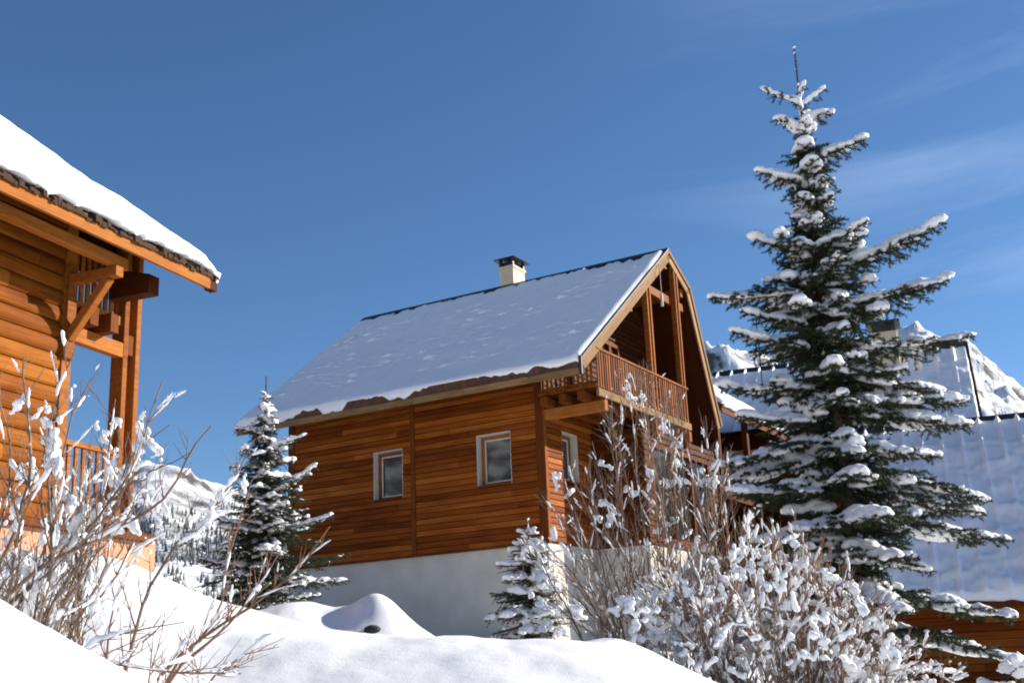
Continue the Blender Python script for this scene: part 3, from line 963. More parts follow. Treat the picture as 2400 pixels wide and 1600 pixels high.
# ------------------------------------------------------------------ the log chalet at the left edge
def left_chalet():
    a = math.radians(21)
    K = 14.0 / 11.5
    p = at(100, 1222, 14.0)
    root = empty('log_chalet', p, math.pi / 2 - a)        # local x recedes along the wall, -y faces the sun
    tag(root, 'golden log chalet with thick roof snow and open loggia at the left edge', 'chalet')
    LONG = WallFrame((0, 0, 0), (1, 0, 0), (0, -1, 0))
    X0, XW = -4.6, 0.20
    YE, ZE = -0.99, 3.42
    SL = math.tan(math.radians(37))
    XR = 1.80
    zr = lambda y: ZE + (y - YE) * SL
    mb = MB(); mb.box(X0, 2.10, 0.02, 2.6, -3.2, 0.0); mb.build('rendered_base', M['peach'], root)
    wall = wall_core('log_wall', root, LONG, X0, XW - .02, 0.0, 4.05, 0.16, M['soffit'])
    planks(wall, LONG, X0, 0.055, 0.0, 4.05, 0.206, 0.055, M['log'], 'log', (), None, (2.2, 4.5), 8)
    mb = MB(); mb.box(0.06, 0.215, -0.075, 0.12, 0.0, 4.0); mb.build('corner_post', M['beam'], wall)
    mb = MB(); mb.box(XW - .14, XW - .01, 0.13, 2.5, 0.0, 4.2); mb.build('end_wall', M['log'], root)
    # sole beam between logs and base
    mb = MB(); mb.beam((X0, -0.03, -0.03), (2.0, -0.03, -0.03), 0.10, 0.10, ch=.01); mb.build('sole_beam', M['trim'], root)
    # loggia posts: pairs of planks
    for x0, x1 in ((1.255, 1.35), (1.50, 1.59)):
        mb = MB(); mb.beam(((x0 + x1) / 2, 0.10, 0.02), ((x0 + x1) / 2, 0.10, zr(0.1) - .2), 0.20, x1 - x0, (1, 0, 0), ch=.006); mb.build('loggia_post', M['beam'], root)
    mb = MB(); mb.box(1.352, 1.498, 0.03, 0.17, 2.35, 2.62); mb.build('post_block', M['trim'], root)
    # loggia floors and beams
    mb = MB(); mb.box(0.22, 1.25, 0.0, 0.12, 2.28, 2.47); lb = mb.build('loggia_beam', M['beam'], root)
    mb = MB(); mb.box(0.22, 1.25, 0.05, 0.20, 2.72, 2.84); mb.build('loggia_beam', M['beam'], root)
    for xj in (0.42, 0.80):
        mb = MB(); mb.box(xj - .075, xj + .075, -0.22, 1.4, 2.475, 2.715); mb.build('joist_end', M['trim'], root)
    x = 0.30
    while x < 1.25:
        mb = MB(); mb.box(x - .035, x + .035, 0.10, 0.125, 2.85, 3.62); mb.build('upper_baluster', M['beam'], root); x += 0.115
    mb = MB(); mb.box(0.22, 1.25, 0.07, 0.15, 3.62, 3.68); mb.build('upper_handrail', M['beam'], root)
    # lower railing
    mb = MB(); mb.box(0.22, 1.25, 0.02, 0.10, 0.98, 1.04); mb.build('handrail', M['beam'], root)
    mb = MB(); mb.box(0.22, 1.25, 0.035, 0.085, 0.10, 0.15); mb.build('bottom_rail', M['beam'], root)
    x = 0.29
    while x < 1.25:
        mb = MB(); mb.box(x - .025, x + .025, 0.045, 0.075, 0.15, 0.98); mb.build('baluster', M['beam'], root); x += 0.13
    # bracket that carries the eave purlin
    mb = MB(); mb.box(0.05, 0.20, -0.125, -0.076, 1.98, 3.2); br = mb.build('bracket', M['beam'], root)
    mb = MB(); mb.beam((0.125, -0.08, 2.99), (0.125, -0.82, 2.99), 0.13, 0.13, ch=.01); mb.build('bracket_tie', M['beam'], br)
    mb = MB(); mb.beam((0.125, -0.10, 2.24), (0.125, -0.66, 2.93), 0.11, 0.115, (0, -1, 1), ch=.01); mb.build('bracket_brace', M['beam'], br)
    mb = MB(); mb.beam((X0, -0.74, 3.13), (0.30, -0.74, 3.13), 0.12, 0.15, ch=.01); mb.build('eave_purlin', M['beam'], root)
    mb = MB(); mb.prism([(-0.60, 3.00), (0.04, 3.00), (0.04, 3.42), (-0.60, 3.25)], 0, 0.96, 1.16); mb.build('purlin_block', M['soffit'], root)
    mb = MB(); mb.box(0.22, 1.70, 0.24, 0.29, 3.34, 4.35); mb.build('infill_panel', M['soffit'], root)
    mb = MB(); mb.box(0.22, 1.70, 1.30, 1.36, 2.7, 4.9); mb.build('infill_panel', M['soffit'], root)
    # roof slab, soffit, fascia
    mb = MB()
    YT = 4.2
    mb.prism([(YE, ZE), (YT, zr(YT)), (YT, zr(YT) - .2), (YE, ZE - .16)], 0, X0 - .4, XR)
    roof = mb.build('roof', M['roofing'], root)
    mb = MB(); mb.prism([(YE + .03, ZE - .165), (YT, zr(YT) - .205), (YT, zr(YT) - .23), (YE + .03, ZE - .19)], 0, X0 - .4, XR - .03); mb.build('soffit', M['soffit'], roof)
    mb = MB(); mb.box(X0 - .4, XR - .1, YE - .05, YE - .001, ZE - .235, ZE - .075); mb.build('fascia', M['beam'], roof)
    # shingle ends showing dark between fascia and snow
    x = X0 - .4
    rg = random.Random(12)
    while x < XR - .02:
        w = rg.uniform(.045, .10)
        mb = MB(); d = rg.uniform(.015, .05)
        q = rg.uniform(-.06, .025)
        mb.prism([(YE - .05 - d, ZE - .10 + rg.uniform(-.02, .02)), (YE - .05 - d, ZE - .03 + q), (YE - .01, ZE + .02 + q), (YE + .2, ZE + .19), (YE + .2, ZE + .08)], 0, x - rg.uniform(0, .02), min(x + w, XR) - .002)
        mb.build('shingle', M['shingle'], roof)
        x += w
    mb = MB(); mb.box(XR - .13, XR + .01, YE - .055, YE + .05, ZE - .24, ZE - .08); mb.build('eave_end', M['soffit'], roof)
    mb = MB(); mb.beam((XR - .02, YE, ZE - .14), (XR - .02, YT, zr(YT) - .14), 0.04, 0.2, (0, -SL, 1)); mb.build('bargeboard', M['trim'], roof)
    ln = math.hypot(YT - YE, zr(YT) - ZE)
    T = Vector((0, (YT - YE) / ln, (zr(YT) - ZE) / ln)); Nn = Vector((0, -T.z, T.y))
    LU = XR - X0 + .4 + .05

    def hf(u, t):
        return 0.17 + 0.05 * fbm2(u, t, 2.0, 3, 0.55) + 0.012 * fbm2(u, t, 8.0, 2, 4.0) - 0.05 * math.exp(-((u - LU) / .4) ** 2)

    def dr(u):
        d = max(0.0, -0.03 + 0.15 * fbm1(u, 5.0, 3, 1.6) + 0.06 * fbm1(u, 3.0, 2, 7.0))
        return d + 0.20 * math.exp(-((u - LU + 0.05) / 0.06) ** 2)
    roof_snow('snow_cover', roof, (X0 - .4, YE - .035, ZE + .01), (1, 0, 0), T, Nn, LU, ln, hf, lambda u: max(0.0, 0.07 + 0.09 * fbm1(u, 1.0, 3, 2.5)), M['roof_snow'], 260, 60, dr, 0.22)
    return root


left_chalet()


# ------------------------------------------------------------------ houses at the right
def seamed_house(name, label, ridge_px, depth, left_px, right_len, drop, slope_deg, rib_step, wall_h, snow_seed, bare_top, with_left_gable=True):
    r = Vector((0.94, -0.34, 0)).normalized()
    ang = math.atan2(r.y, r.x)
    P = at(*ridge_px, depth)
    # left end of the ridge: where the ridge line crosses the photo column left_px
    best = 0
    for i in range(0, 4000):
        s = -i * 0.01
        q = P + r * s
        d = q.y * math.cos(PITCH) + q.z * math.sin(PITCH)
        u = FPX * q.x / d; v = -FPX * (-q.y * math.sin(PITCH) + q.z * math.cos(PITCH)) / d
        px = 1200 + math.cos(ROLL) * u - math.sin(ROLL) * v
        if px < left_px: best = s; break
    XA, XB = best, right_len
    root = empty(name, P, ang)
    tag(root, label, 'house', 'houses with seamed roofs')
    run = drop / math.tan(math.radians(slope_deg))
    ln = math.hypot(run, drop)
    T = Vector((0, run / ln, drop / ln)); Nn = Vector((0, -T.z, T.y))
    mb = MB(); mb.prism([(-run, -drop), (0, 0), (run * .8, -drop * .8), (run * .8, -drop * .8 - .16), (0, -.2), (-run + .02, -drop - .16)], 0, XA, XB)
    roof = mb.build('roof', M['roofing'], root)
    mb = MB(); mb.prism([(-.18, -.13), (-.17, -.1), (0, .06), (.17, -.1), (.18, -.13), (0, .02)], 0, XA - .02, XB + .02); mb.build('ridge_cap', M['dark_metal'], roof)
    mb = MB(); mb.beam((XB + .02, -run - .02, -drop - .10), (XB + .02, 0, -.10), 0.05, 0.24, Nn); mb.build('bargeboard', M['trim'], roof)
    mb = MB(); mb.beam((XB + .02, run * .8, -drop * .8 - .10), (XB + .02, 0, -.10), 0.05, 0.24, Vector((0, T.z, T.y))); mb.build('bargeboard', M['trim'], roof)
    mb = MB(); mb.beam((XB + .03, -run - .02, -drop + .03), (XB + .03, 0, .03), 0.09, 0.03, Nn); mb.build('verge_flashing', M['dark_metal'], roof)
    mb = MB(); mb.box(XA, XB, -run - .04, -run - .003, -drop - .24, -drop - .03); mb.build('fascia', M['trim'], roof)
    E0 = Vector((XA, -run, -drop))
    xs = []
    x = XA + .2
    while x < XB - .1:
        xs.append(x); x += rib_step
    for x in xs:
        a = Vector((x, -run, -drop)) + T * .05 + Nn * .03; b = Vector((x, 0, 0)) - T * .12 + Nn * .03
        mb = MB(); mb.beam(a, b, .03, .07, Nn); mb.build('roof_rib', M['dark_metal'], roof)

    def hf(u, t):
        k = (u - .2) / rib_step
        fr_ = abs((k + .5) % 1.0 - .5) * rib_step
        cell = math.floor(k)
        cl = 0.55 + 0.45 * mnoise.noise(Vector((cell * 3.1, snow_seed, 0)))          # where this bay's snow has slid
        tt = (ln - t)
        h = 0.04 + 0.015 * fbm2(u, t, snow_seed, 3, 1.2)
        sl_edge = 1.1 + 1.0 * cl
        thick = 1 / (1 + math.exp((tt - 0.0 - sl_edge) * -9))
        h += thick * (0.06 + .075 * fbm2(u, t, snow_seed + 3, 4, 1.6))
        h += 0.14 * math.exp(-(fr_ / .045) ** 2) * (1.0 if tt < sl_edge + .2 else max(0.0, .35 + .9 * fbm2(u, t, snow_seed + 7, 2, .9)))
        h += 0.07 * math.exp(-((tt - sl_edge) / .07) ** 2)
        h -= 0.11 * math.exp(-((tt - .02) / (bare_top * (0.6 + .8 * max(0, fbm1(u, snow_seed, 2, .8)) + .3))) ** 2)
        return h
    L = XB - XA
    nu = int(min(640, L / .024))
    roof_snow('snow_cover', roof, E0 + Vector((0.01, -.03, 0)), (1, 0, 0), T, Nn, L - .02, ln - .04, hf, lambda u: 0.0, M['roof_snow'], nu, 80,
              lambda u: max(0.02, .10 + .12 * fbm1(u, snow_seed, 3, 1.0)), .05)
    # front wall set back under the eave
    FR = WallFrame((0, -run + .75, -drop + .3 - wall_h), (1, 0, 0), (0, -1, 0))
    w = wall_core('front_wall', root, FR, XA + .7, XB - .7, 0, wall_h, .15, M['soffit'])
    planks(w, FR, XA + .7, XB - .7, 0.0, wall_h, .16, .032, M['siding'], 'lap', (), None, (2.0, 4.0), int(snow_seed) + 20)
    mb = MB(); FR.solid(mb, XA + .68, XA + .86, .034, .075, 0, wall_h); mb.build('corner_board', M['trim'], w)
    mb = MB(); mb.prism([(-run + .95, -drop - .1 - wall_h + .3), (run * .8 - .3, -drop - .1 - wall_h + .3), (run * .8 - .3, -drop * .8 - .2), (0, -.35), (-run + .95, -drop + .3)], 0, XA + .7, XA + .85); mb.build('end_wall', M['siding'], root)
    mb = MB(); mb.prism([(-run + .95, -drop - .1 - wall_h + .3), (run * .8 - .3, -drop - .1 - wall_h + .3), (run * .8 - .3, -drop * .8 - .2), (0, -.35), (-run + .95, -drop + .3)], 0, XB - .85, XB - .7); mb.build('end_wall', M['siding'], root)
    mb = MB(); mb.box(XA + .72, XB - .72, -run + .80, run * .8 - .35, -drop - wall_h - 3, -drop + .28 - wall_h); mb.build('rendered_base', M['plaster'], root)
    return root, P, r, roof, T, Nn, run


houseA = seamed_house('seamed_roof_house', 'far house with beige chimney, its ridge standing behind the big spruce', (2262, 803), 41.0, 1672, 0.0, 4.6, 38, 0.52, 2.4, 4.0, 0.30)
houseB = seamed_house('seamed_roof_house', 'nearer house with broad seamed snowy roof at the right edge', (2240, 987), 31.0, 2010, 8.5, 4.8, 37, 0.47, 2.6, 9.0, 0.16)


def chimney_on(root, P, r, px, py_base, depth, w, h):
    """beige chimney of a far house, standing through its near slope"""
    q = at(px, py_base, depth)
    rel = q - P
    ang = math.atan2(r.y, r.x)
    x = rel.x * math.cos(ang) + rel.y * math.sin(ang); y = -rel.x * math.sin(ang) + rel.y * math.cos(ang); z = rel.z
    mb = MB(); mb.box(x - w / 2, x + w / 2, y - w / 2, y + w / 2, z - 1.2, z + h); c = mb.build('chimney', M['beige'], root)
    mb = MB(); mb.box(x - w / 2 - .03, x + w / 2 + .03, y - w / 2 - .03, y + w / 2 + .03, z + h, z + h + .06); mb.build('chimney_collar', M['beige'], c)
    for sx in (-1, 1):
        for sy in (-1, 1):
            mb = MB(); mb.box(x + sx * w * .42 - .04, x + sx * w * .42 + .04, y + sy * w * .42 - .04, y + sy * w * .42 + .04, z + h + .06, z + h + .34); mb.build('cap_leg', M['dark_metal'], c)
    mb = MB(); mb.box(x - w * .36, x + w * .36, y - w * .36, y + w * .36, z + h + .06, z + h + .28); mb.build('flue', M['dark_metal'], c)
    W = w / 2 + .16
    zz = z + h + .34
    mb = MB(); mb.add([(x - W, y - W, zz), (x + W, y - W, zz), (x + W, y + W, zz), (x - W, y + W, zz), (x - W, y - W, zz + .09), (x + W, y - W, zz + .09), (x + W, y + W, zz + .09), (x - W, y + W, zz + .09), (x, y, zz + .2)],
                      [(0, 3, 2, 1), (0, 1, 5, 4), (1, 2, 6, 5), (2, 3, 7, 6), (3, 0, 4, 7), (4, 5, 8), (5, 6, 8), (6, 7, 8), (7, 4, 8)]); mb.build('chimney_cap', M['dark_metal'], c)


chimney_on(houseA[0], houseA[1], houseA[2], 2085, 880, 40.6, 0.82, 1.42)


def annex():
    """small building between the chalet and the spruce; its sunny roof slope shows white"""
    YAW = -0.533
    e = at(1690, 946, 33.0)
    root = empty('timber_annex', e, YAW)                     # local y recedes along the eave, +x faces the sun
    tag(root, 'timber annex in shade-darkened boards, with one sunlit white roof slope behind the shrub', 'annex')
    sl = math.tan(math.radians(37))
    LY = 6.0
    mb = MB(); mb.prism([(0, 0), (-2.6, 2.6 * sl), (-5.2, 0), (-5.2, -.18), (-2.6, 2.6 * sl - .2), (0, -.18)], 1, 0, LY)
    roof = mb.build('roof', M['roofing'], root)
    mb = MB(); mb.box(-.03, .01, 0, LY, -.24, -.02); mb.build('fascia', M['trim'], roof)
    ln = math.hypot(2.6, 2.6 * sl)
    T = Vector((-2.6 / ln, 0, 2.6 * sl / ln)); Nn = Vector((T.z, 0, -T.x))
    roof_snow('snow_cover', roof, (0.0, 0, 0), (0, 1, 0), T, Nn, LY, ln, lambda u, t: .16 + .05 * fbm2(u, t, 4.0), lambda u: 0.0, M['roof_snow'], 60, 24, lambda u: .05 + .05 * fbm1(u, 2.0, 2, 1.5), .1)
    T2 = Vector((2.6 / ln, 0, 2.6 * sl / ln)); N2 = Vector((-T2.z, 0, T2.x))
    roof_snow('snow_cover', roof, (-5.2, LY, 0), (0, -1, 0), T2, N2, LY, ln, lambda u, t: .14 + .05 * fbm2(u, t, 6.0), lambda u: 0.0, M['roof_snow'], 40, 20, None, .1)
    S = WallFrame((-2.1, .5, -5.2), (0, 1, 0), (1, 0, 0))  # wall set back behind an added porch so the roof shades it
    holes = [(1.15, 2.15, 2.2, 3.3)]
    w = wall_core('side_wall', root, S, 0, LY - .5, 0, 5.5, .15, M['soffit'], holes)
    planks(w, S, 0, LY - .5, 0, 5.5, .15, .03, M['shade_boards'], 'lap', holes, None, (2, 4), 31)
    window(root, S, *holes[0])
    G = WallFrame((-4.7, .5, -5.2), (1, 0, 0), (0, -1, 0))
    g = MB(); G.extrude(g, [(-.15, 0), (-.001, 0), (-.001, 5.3), (-.15, 5.3)], 0, 2.6); gw = g.build('gable_wall', M['soffit'], root)
    planks(gw, G, 0, 2.6, 0, 6.6, .15, .03, M['shade_boards'], 'lap', (), lambda z: (max(0, (z - 5.3) / sl), min(2.6, 4.4 - max(0, (z - 5.3) / sl))), (2, 4), 33)
    mb = MB(); mb.box(-2.1, -.3, LY - .45, LY - .33, -5.2, .3); mb.build('added_porch_end_wall', M['shade_boards'], root)
    for yp in (.25, 2.6, 5.2):
        mb = MB(); mb.box(-.42, -.26, yp, yp + .16, -5.2, -.05); mb.build('added_porch_post', M['shade_boards'], root)
    mb = MB(); mb.box(-2.05, -.15, .2, LY - .2, -2.62, -2.45); mb.build('added_porch_floor', M['shade_boards'], root)
    mb = MB(); mb.beam((.0, -.02, -.12), (-2.6, -.02, 2.6 * sl - .12), .05, .22, (0, 0, 1)); mb.build('bargeboard', M['trim'], roof)
    mb = MB(); mb.beam((-5.2, -.02, -.12), (-2.6, -.02, 2.6 * sl - .12), .05, .22, (0, 0, 1)); mb.build('bargeboard', M['trim'], roof)
    mb = MB(); mb.box(-4.68, -.62, .52, LY, -8, -5.2); mb.build('rendered_base', M['plaster'], root)


annex()


def entrance_block():
    p = at(2135, 1545, 27.0)
    root = empty('entrance_porch', p, -0.35)
    tag(root, 'pale rendered porch block with thin white uprights under the snowy bough', 'porch')
    mb = MB(); mb.box(-.42, .42, -.3, 1.2, -1.6, .62); mb.build('porch_wall', M['beige'], root)
    mb = MB(); mb.box(-1.5, -.46, .3, 1.3, -1.6, .42); mb.build('porch_wall', M['plaster'], root)
    for x in (-.52, -.40, -.28):
        mb = MB(); mb.box(x - .025, x + .025, -.40, -.31, -1.6, .66); mb.build('upright', M['white'], root)
    mb = MB(); mb.prism([(-.45, .64), (1.3, .64), (1.3, .95), (.4, 1.0), (-.45, .72)], 0, -.7, .75); mb.build('porch_roof', M['roofing'], root)


entrance_block()

ant = MB()
pa = at(1783, 862, 40.0)
ant.beam((0, 0, -0.6), (0, 0, 1.9), .03, .03, (1, 0, 0)); ant.beam((-.35, 0, 1.7), (.35, 0, 1.7), .015, .015); ant.beam((-.25, 0, 1.45), (.25, 0, 1.45), .015, .015)
ao = ant.build('antenna', M['dark_metal']); ao.location = pa
tag(ao, 'thin roof antenna on the far ridge left of the big spruce', 'antenna')


# ------------------------------------------------------------------ plants
ICO_V = None


def ico():
    global ICO_V, ICO_F
    if ICO_V is None:
        import bmesh
        bm = bmesh.new(); bmesh.ops.create_icosphere(bm, subdivisions=2, radius=1.0)
        ICO_V = np.array([v.co[:] for v in bm.verts]); ICO_F = np.array([[v.index for v in f.verts] for f in bm.faces])
        bm.free()
    return ICO_V, ICO_F


def snow_clumps(blobs, voxel, parent, mat, smooth_it=4, name='snow_clumps', crumble=0.75):
    """blobs: rows x,y,z,rx,ry,rz -> one fused snow surface"""
    iv, if_ = ico()
    B = np.array(blobs)
    n = len(B)
    V = (iv[None] * B[:, None, 3:6] + B[:, None, 0:3]).reshape(-1, 3)
    F = (if_[None] + (np.arange(n) * len(iv))[:, None, None]).reshape(-1, 3)
    o = link_mesh(name, V, F, mat, None)
    md = o.modifiers.new('r', 'REMESH'); md.mode = 'VOXEL'; md.voxel_size = voxel
    ms = o.modifiers.new('s', 'SMOOTH'); ms.iterations = smooth_it; ms.factor = 0.5
    dg = bpy.context.evaluated_depsgraph_get()
    dg.update()
    me = bpy.data.meshes.new_from_object(o.evaluated_get(dg))
    old = o.data
    o.modifiers.clear()
    o.data = me
    bpy.data.meshes.remove(old)
    nv = len(me.vertices)
    co = np.empty(nv * 3, np.float32); me.vertices.foreach_get('co', co); co = co.reshape(-1, 3)
    no = np.empty(nv * 3, np.float32); me.vertices.foreach_get('normal', no); no = no.reshape(-1, 3)
    f1, f2 = .30 / voxel, .75 / voxel * .5
    nz = mnoise.noise
    dsp = np.array([nz((x * f1, y * f1, z * f1)) + .6 * nz((x * f2 + 9, y * f2, z * f2)) for x, y, z in co.tolist()], np.float32)
    co += no * (dsp * voxel * crumble)[:, None]
    me.vertices.foreach_set('co', co.ravel()); me.update()
    me.polygons.foreach_set('use_smooth', [True] * len(me.polygons))
    if not me.materials: me.materials.append(mat)
    if parent is not None: o.parent = parent
    o['kind'] = 'stuff'
    return o


class Tubes:
    def __init__(self, sides=5):
        self.V, self.F, self.n, self.k = [], [], 0, sides

    def add(self, pts, radii):
        pts = np.asarray(pts, float); m = len(pts); k = self.k
        d = np.gradient(pts, axis=0); d /= np.linalg.norm(d, axis=1, keepdims=True) + 1e-9
        ref = np.array([0.3, 0.9, 0.2]) if abs(d[0][2]) > .7 else np.array([0, 0, 1.0])
        s = np.cross(d, ref); s /= np.linalg.norm(s, axis=1, keepdims=True) + 1e-9
        u = np.cross(s, d)
        a = np.arange(k) * 2 * np.pi / k
        ring = pts[:, None] + (s[:, None] * np.cos(a)[None, :, None] + u[:, None] * np.sin(a)[None, :, None]) * np.asarray(radii)[:, None, None]
        self.V.append(ring.reshape(-1, 3))
        idx = np.arange(m * k).reshape(m, k) + self.n
        j = np.roll(idx, -1, 1)
        self.F.append(np.stack([idx[:-1], j[:-1], j[1:], idx[1:]], -1).reshape(-1, 4))
        self.n += m * k

    def build(self, name, mat, parent):
        return link_mesh(name, np.concatenate(self.V), np.concatenate(self.F), mat, parent, True)


class Needles:
    def __init__(self): self.P, self.D = [], []

    def along(self, pts, dens, g, ln):
        pts = np.asarray(pts, float)
        seg = np.diff(pts, axis=0); sl = np.linalg.norm(seg, axis=1); tot = sl.sum()
        n = max(3, int(tot * dens))
        t = g.uniform(0, tot, n); c = np.concatenate([[0], np.cumsum(sl)]); i = np.clip(np.searchsorted(c, t) - 1, 0, len(seg) - 1)
        f = (t - c[i]) / np.maximum(sl[i], 1e-6)
        p = pts[i] + seg[i] * f[:, None]
        ax = seg[i] / np.maximum(sl[i], 1e-6)[:, None]
        r = g.normal(size=(n, 3)); r -= ax * (r * ax).sum(1, keepdims=True); r /= np.linalg.norm(r, axis=1, keepdims=True) + 1e-9
        d = (r * 0.85 + ax * g.uniform(.35, .9, n)[:, None]) * (ln * g.uniform(.7, 1.2, n))[:, None]
        self.P.append(p); self.D.append(d)

    def build(self, name, mat, parent, width, g):
        P = np.concatenate(self.P); D = np.concatenate(self.D)
        s = np.cross(D, g.normal(size=D.shape)); s /= np.linalg.norm(s, axis=1, keepdims=True) + 1e-9
        V = np.stack([P - s * width / 2, P + s * width / 2, P + D], 1).reshape(-1, 3)
        F = np.arange(len(V)).reshape(-1, 3)
        return link_mesh(name, V, F, mat, parent)


def spruce(label, base, H, prof, manual, seed, whorl=0.22, per=5, dens=320, nl=0.022, nw=0.0045, voxel=0.022, snow=1.0, twig_gap=0.06, sbig=1.0, trunk_r=0.075, cover=0.75, leader=0.45, fill_len=0.82, top_zone=0.25, load_top=.75, load_low=.5, front=0.0, dust=.10, pad=1.0):
    """prof: (height fraction, branch length); manual: branches (z0, az, length, dz)"""
    g = np.random.default_rng(seed)
    root = empty('spruce_tree', base, 0.0)
    tag(root, label, 'tree', 'snowy spruces round the chalets')
    trunk = Tubes(8); tw = Tubes(4); nd = Needles(); blobs = []
    zs = np.linspace(-0.3, H, 14)
    trunk.add(np.stack([np.zeros(14), np.zeros(14), zs], 1), np.interp(zs, [-.3, 0, H - leader, H], [trunk_r * 1.2, trunk_r, 0.012, 0.006]))
    hx = np.array([p[0] for p in prof]) * H; hl = np.array([p[1] for p in prof])
    br = list(manual)
    z = hx[0]
    while z < H - leader - 0.02:
        L = float(np.interp(z, hx, hl))
        k = per if L > .35 else max(3, per - 1)
        a0 = g.uniform(0, 6.28)
        fz = z / H
        for i in range(k):
            az = a0 + i * 2 * np.pi / k + g.normal(0, .18)
            l = L * fill_len * g.uniform(.72, 1.12) * (1 - front * math.cos(az) ** 2)
            rise = (0.55 if fz > .82 else 0.22 if fz > .6 else 0.02 if fz > .35 else -0.08)
            br.append((z + g.normal(0, .03), az, l, l * (rise + g.normal(0, .08))))
        if L > .5:
            for i in range(4): br.append((z + whorl * .4 + g.normal(0, .04), g.uniform(0, 6.28), L * g.uniform(.3, .5), g.normal(-.02, .05)))
        z += whorl * (0.75 + 0.5 * L)
    # leader
    ld = np.stack([np.zeros(5), np.zeros(5), np.linspace(H - leader - .15, H, 5)], 1)
    nd.along(ld, dens * 1.6, g, nl * .7)
    for q in np.linspace(0.1, 1.0, 9):
        if g.random() < .8: blobs.append((g.normal(0, .010), g.normal(0, .010), H - leader * (1 - q), .012 * sbig, .012 * sbig, .03 * sbig))
    blobs.append((0, 0, H + .005, .022 * sbig, .022 * sbig, .02 * sbig))

    def shoot(p, q, r0, nee=True):
        pts = np.stack([p, (p + q) / 2 + g.normal(0, .006, 3), q])
        tw.add(pts, [r0, r0 * .7, r0 * .4])
        if nee: nd.along(pts, dens, g, nl)

    nman = len(manual)
    for ib, (z0, az, L, dz) in enumerate(br):
        dirh = np.array([math.cos(az), math.sin(az), 0.0]); side = np.array([-math.sin(az), math.cos(az), 0.0])
        top = z0 > H - leader - top_zone
        m = max(5, int(L / .10) + 2)
        s = np.linspace(0, 1, m)
        sag = .14 * L if z0 < .75 * H else .05 * L
        bend = g.normal(0, .05) * L
        zc = dz * s + sag * np.sin(np.pi * s) * .7 - sag * .55 * np.sin(np.pi * np.clip(s * 1.25 - .25, 0, 1))
        pts = np.array([0, 0, z0]) + dirh * (L * s)[:, None] + side * (bend * s * s)[:, None]
        pts[:, 2] += zc
        tw.add(pts, np.interp(s, [0, 1], [.010 + .009 * L, .004]))
        nd.along(pts[int(m * .1):], dens, g, nl)
        loaded = g.random() < (load_top if z0 > .55 * H else load_low) or ib < nman and (z0 > .5 * H or g.random() < .85)
        heavy = g.uniform(.8, 1.25)
        mask_f, mask_p = g.uniform(2.2, 4.5), g.uniform(0, 6)
        pos = .06 * L if not top else .45 * L
        sd = 1
        while pos < L - .015:
            f = pos / L
            i = min(int(f * (m - 1)), m - 2); ff = f * (m - 1) - i
            p = pts[i] * (1 - ff) + pts[i + 1] * ff
            tl = min(.46, .46 * (L - pos) * min(1.0, .55 + f * 2.0) + .065) * g.uniform(.7, 1.2)
            fw = g.uniform(.55, 1.0)
            dirt = dirh * fw + side * sd * .85 + np.array([0, 0, g.normal(-.16 if z0 < .8 * H else .05, .12)])
            dirt /= np.linalg.norm(dirt)
            q = p + dirt * tl
            shoot(p, q, .0045)
            if tl > .13:
                nsub = int(tl / .065)
                for e in range(1, nsub):
                    b = p + (q - p) * (e / nsub)
                    dd = dirt * .75 + np.cross(dirt, [0, 0, 1]) * (1 if e % 2 else -1) * .7 + np.array([0, 0, g.normal(-.22, .12)])
                    shoot(b, b + dd * min(.16, tl * .5 * (1 - e / nsub * .6)), .003)
            if g.random() < .6: shoot(p, p + (dirh * .45 + np.array([0, 0, -.75]) + side * g.normal(0, .45)) * g.uniform(.05, .13), .003)
            if f > .3 and g.random() < (dust if not loaded else dust * 1.5):
                for e in range(3):
                    b = p + (q - p) * (.35 + .3 * e + g.uniform(-.1, .1))
                    rr = g.uniform(.018, .030) * sbig
                    blobs.append((b[0], b[1], b[2] + rr * .4 + .008, rr * 1.3, rr * 1.3, rr * .8))
            pos += twig_gap * g.uniform(.7, 1.25) * (1.6 if top else 1); sd = -sd
        if top and loaded:
            for f in np.arange(.12, 1.0, .05):
                i = min(int(f * (m - 1)), m - 2); ff = f * (m - 1) - i
                b = pts[i] * (1 - ff) + pts[i + 1] * ff
                rr = .030 * sbig * g.uniform(.85, 1.15)
                blobs.append((b[0], b[1], b[2] + rr * .75, rr, rr, rr))
        elif loaded:
            # sagging pads, wide inside and narrow at the tip, with gaps between them
            f = g.uniform(.10, .30)
            while f < .98:
                arm = ib < nman
                pl = g.uniform(.10, .24) * sbig * pad * (1.6 if arm else 1) / max(L, .2)
                f1 = min(1.0, f + pl)
                wid = (.42 * (L * (1 - (f + f1) / 2)) + .035) * g.uniform(.45, .8)
                wid = min(wid * 1.15 * (.7 if arm else 1), .22)
                thk = g.uniform(.034, .060) * sbig * heavy * (1.1 if f < .7 else .85) * (1 + .28 * (pad - 1))
                k = max(3, int(pl * L / .025))
                for e in range(k + 1):
                    fe = f + (f1 - f) * e / k
                    i = min(int(fe * (m - 1)), m - 2); ff = fe * (m - 1) - i
                    b = pts[i] * (1 - ff) + pts[i + 1] * ff
                    end = math.sin(math.pi * (.18 + .64 * e / k))
                    w = wid * end
                    na = max(1, int(w / .03))
                    for j in range(-na, na + 1):
                        if g.random() < .12: continue
                        o_ = j / na * w
                        c = b + side * (o_ + g.normal(0, .008)) + dirh * (-abs(o_) * .25)
                        rr = thk * (1 - .45 * abs(j / na)) * end * g.uniform(.85, 1.15) + .006
                        blobs.append((c[0], c[1], c[2] + rr * .55 - abs(o_) * .32 + .012, rr * 1.2, rr * 1.2, rr * .78))
                f = f1 + g.uniform(.02, .16) * (.35 if arm else pad) / max(L, .3)
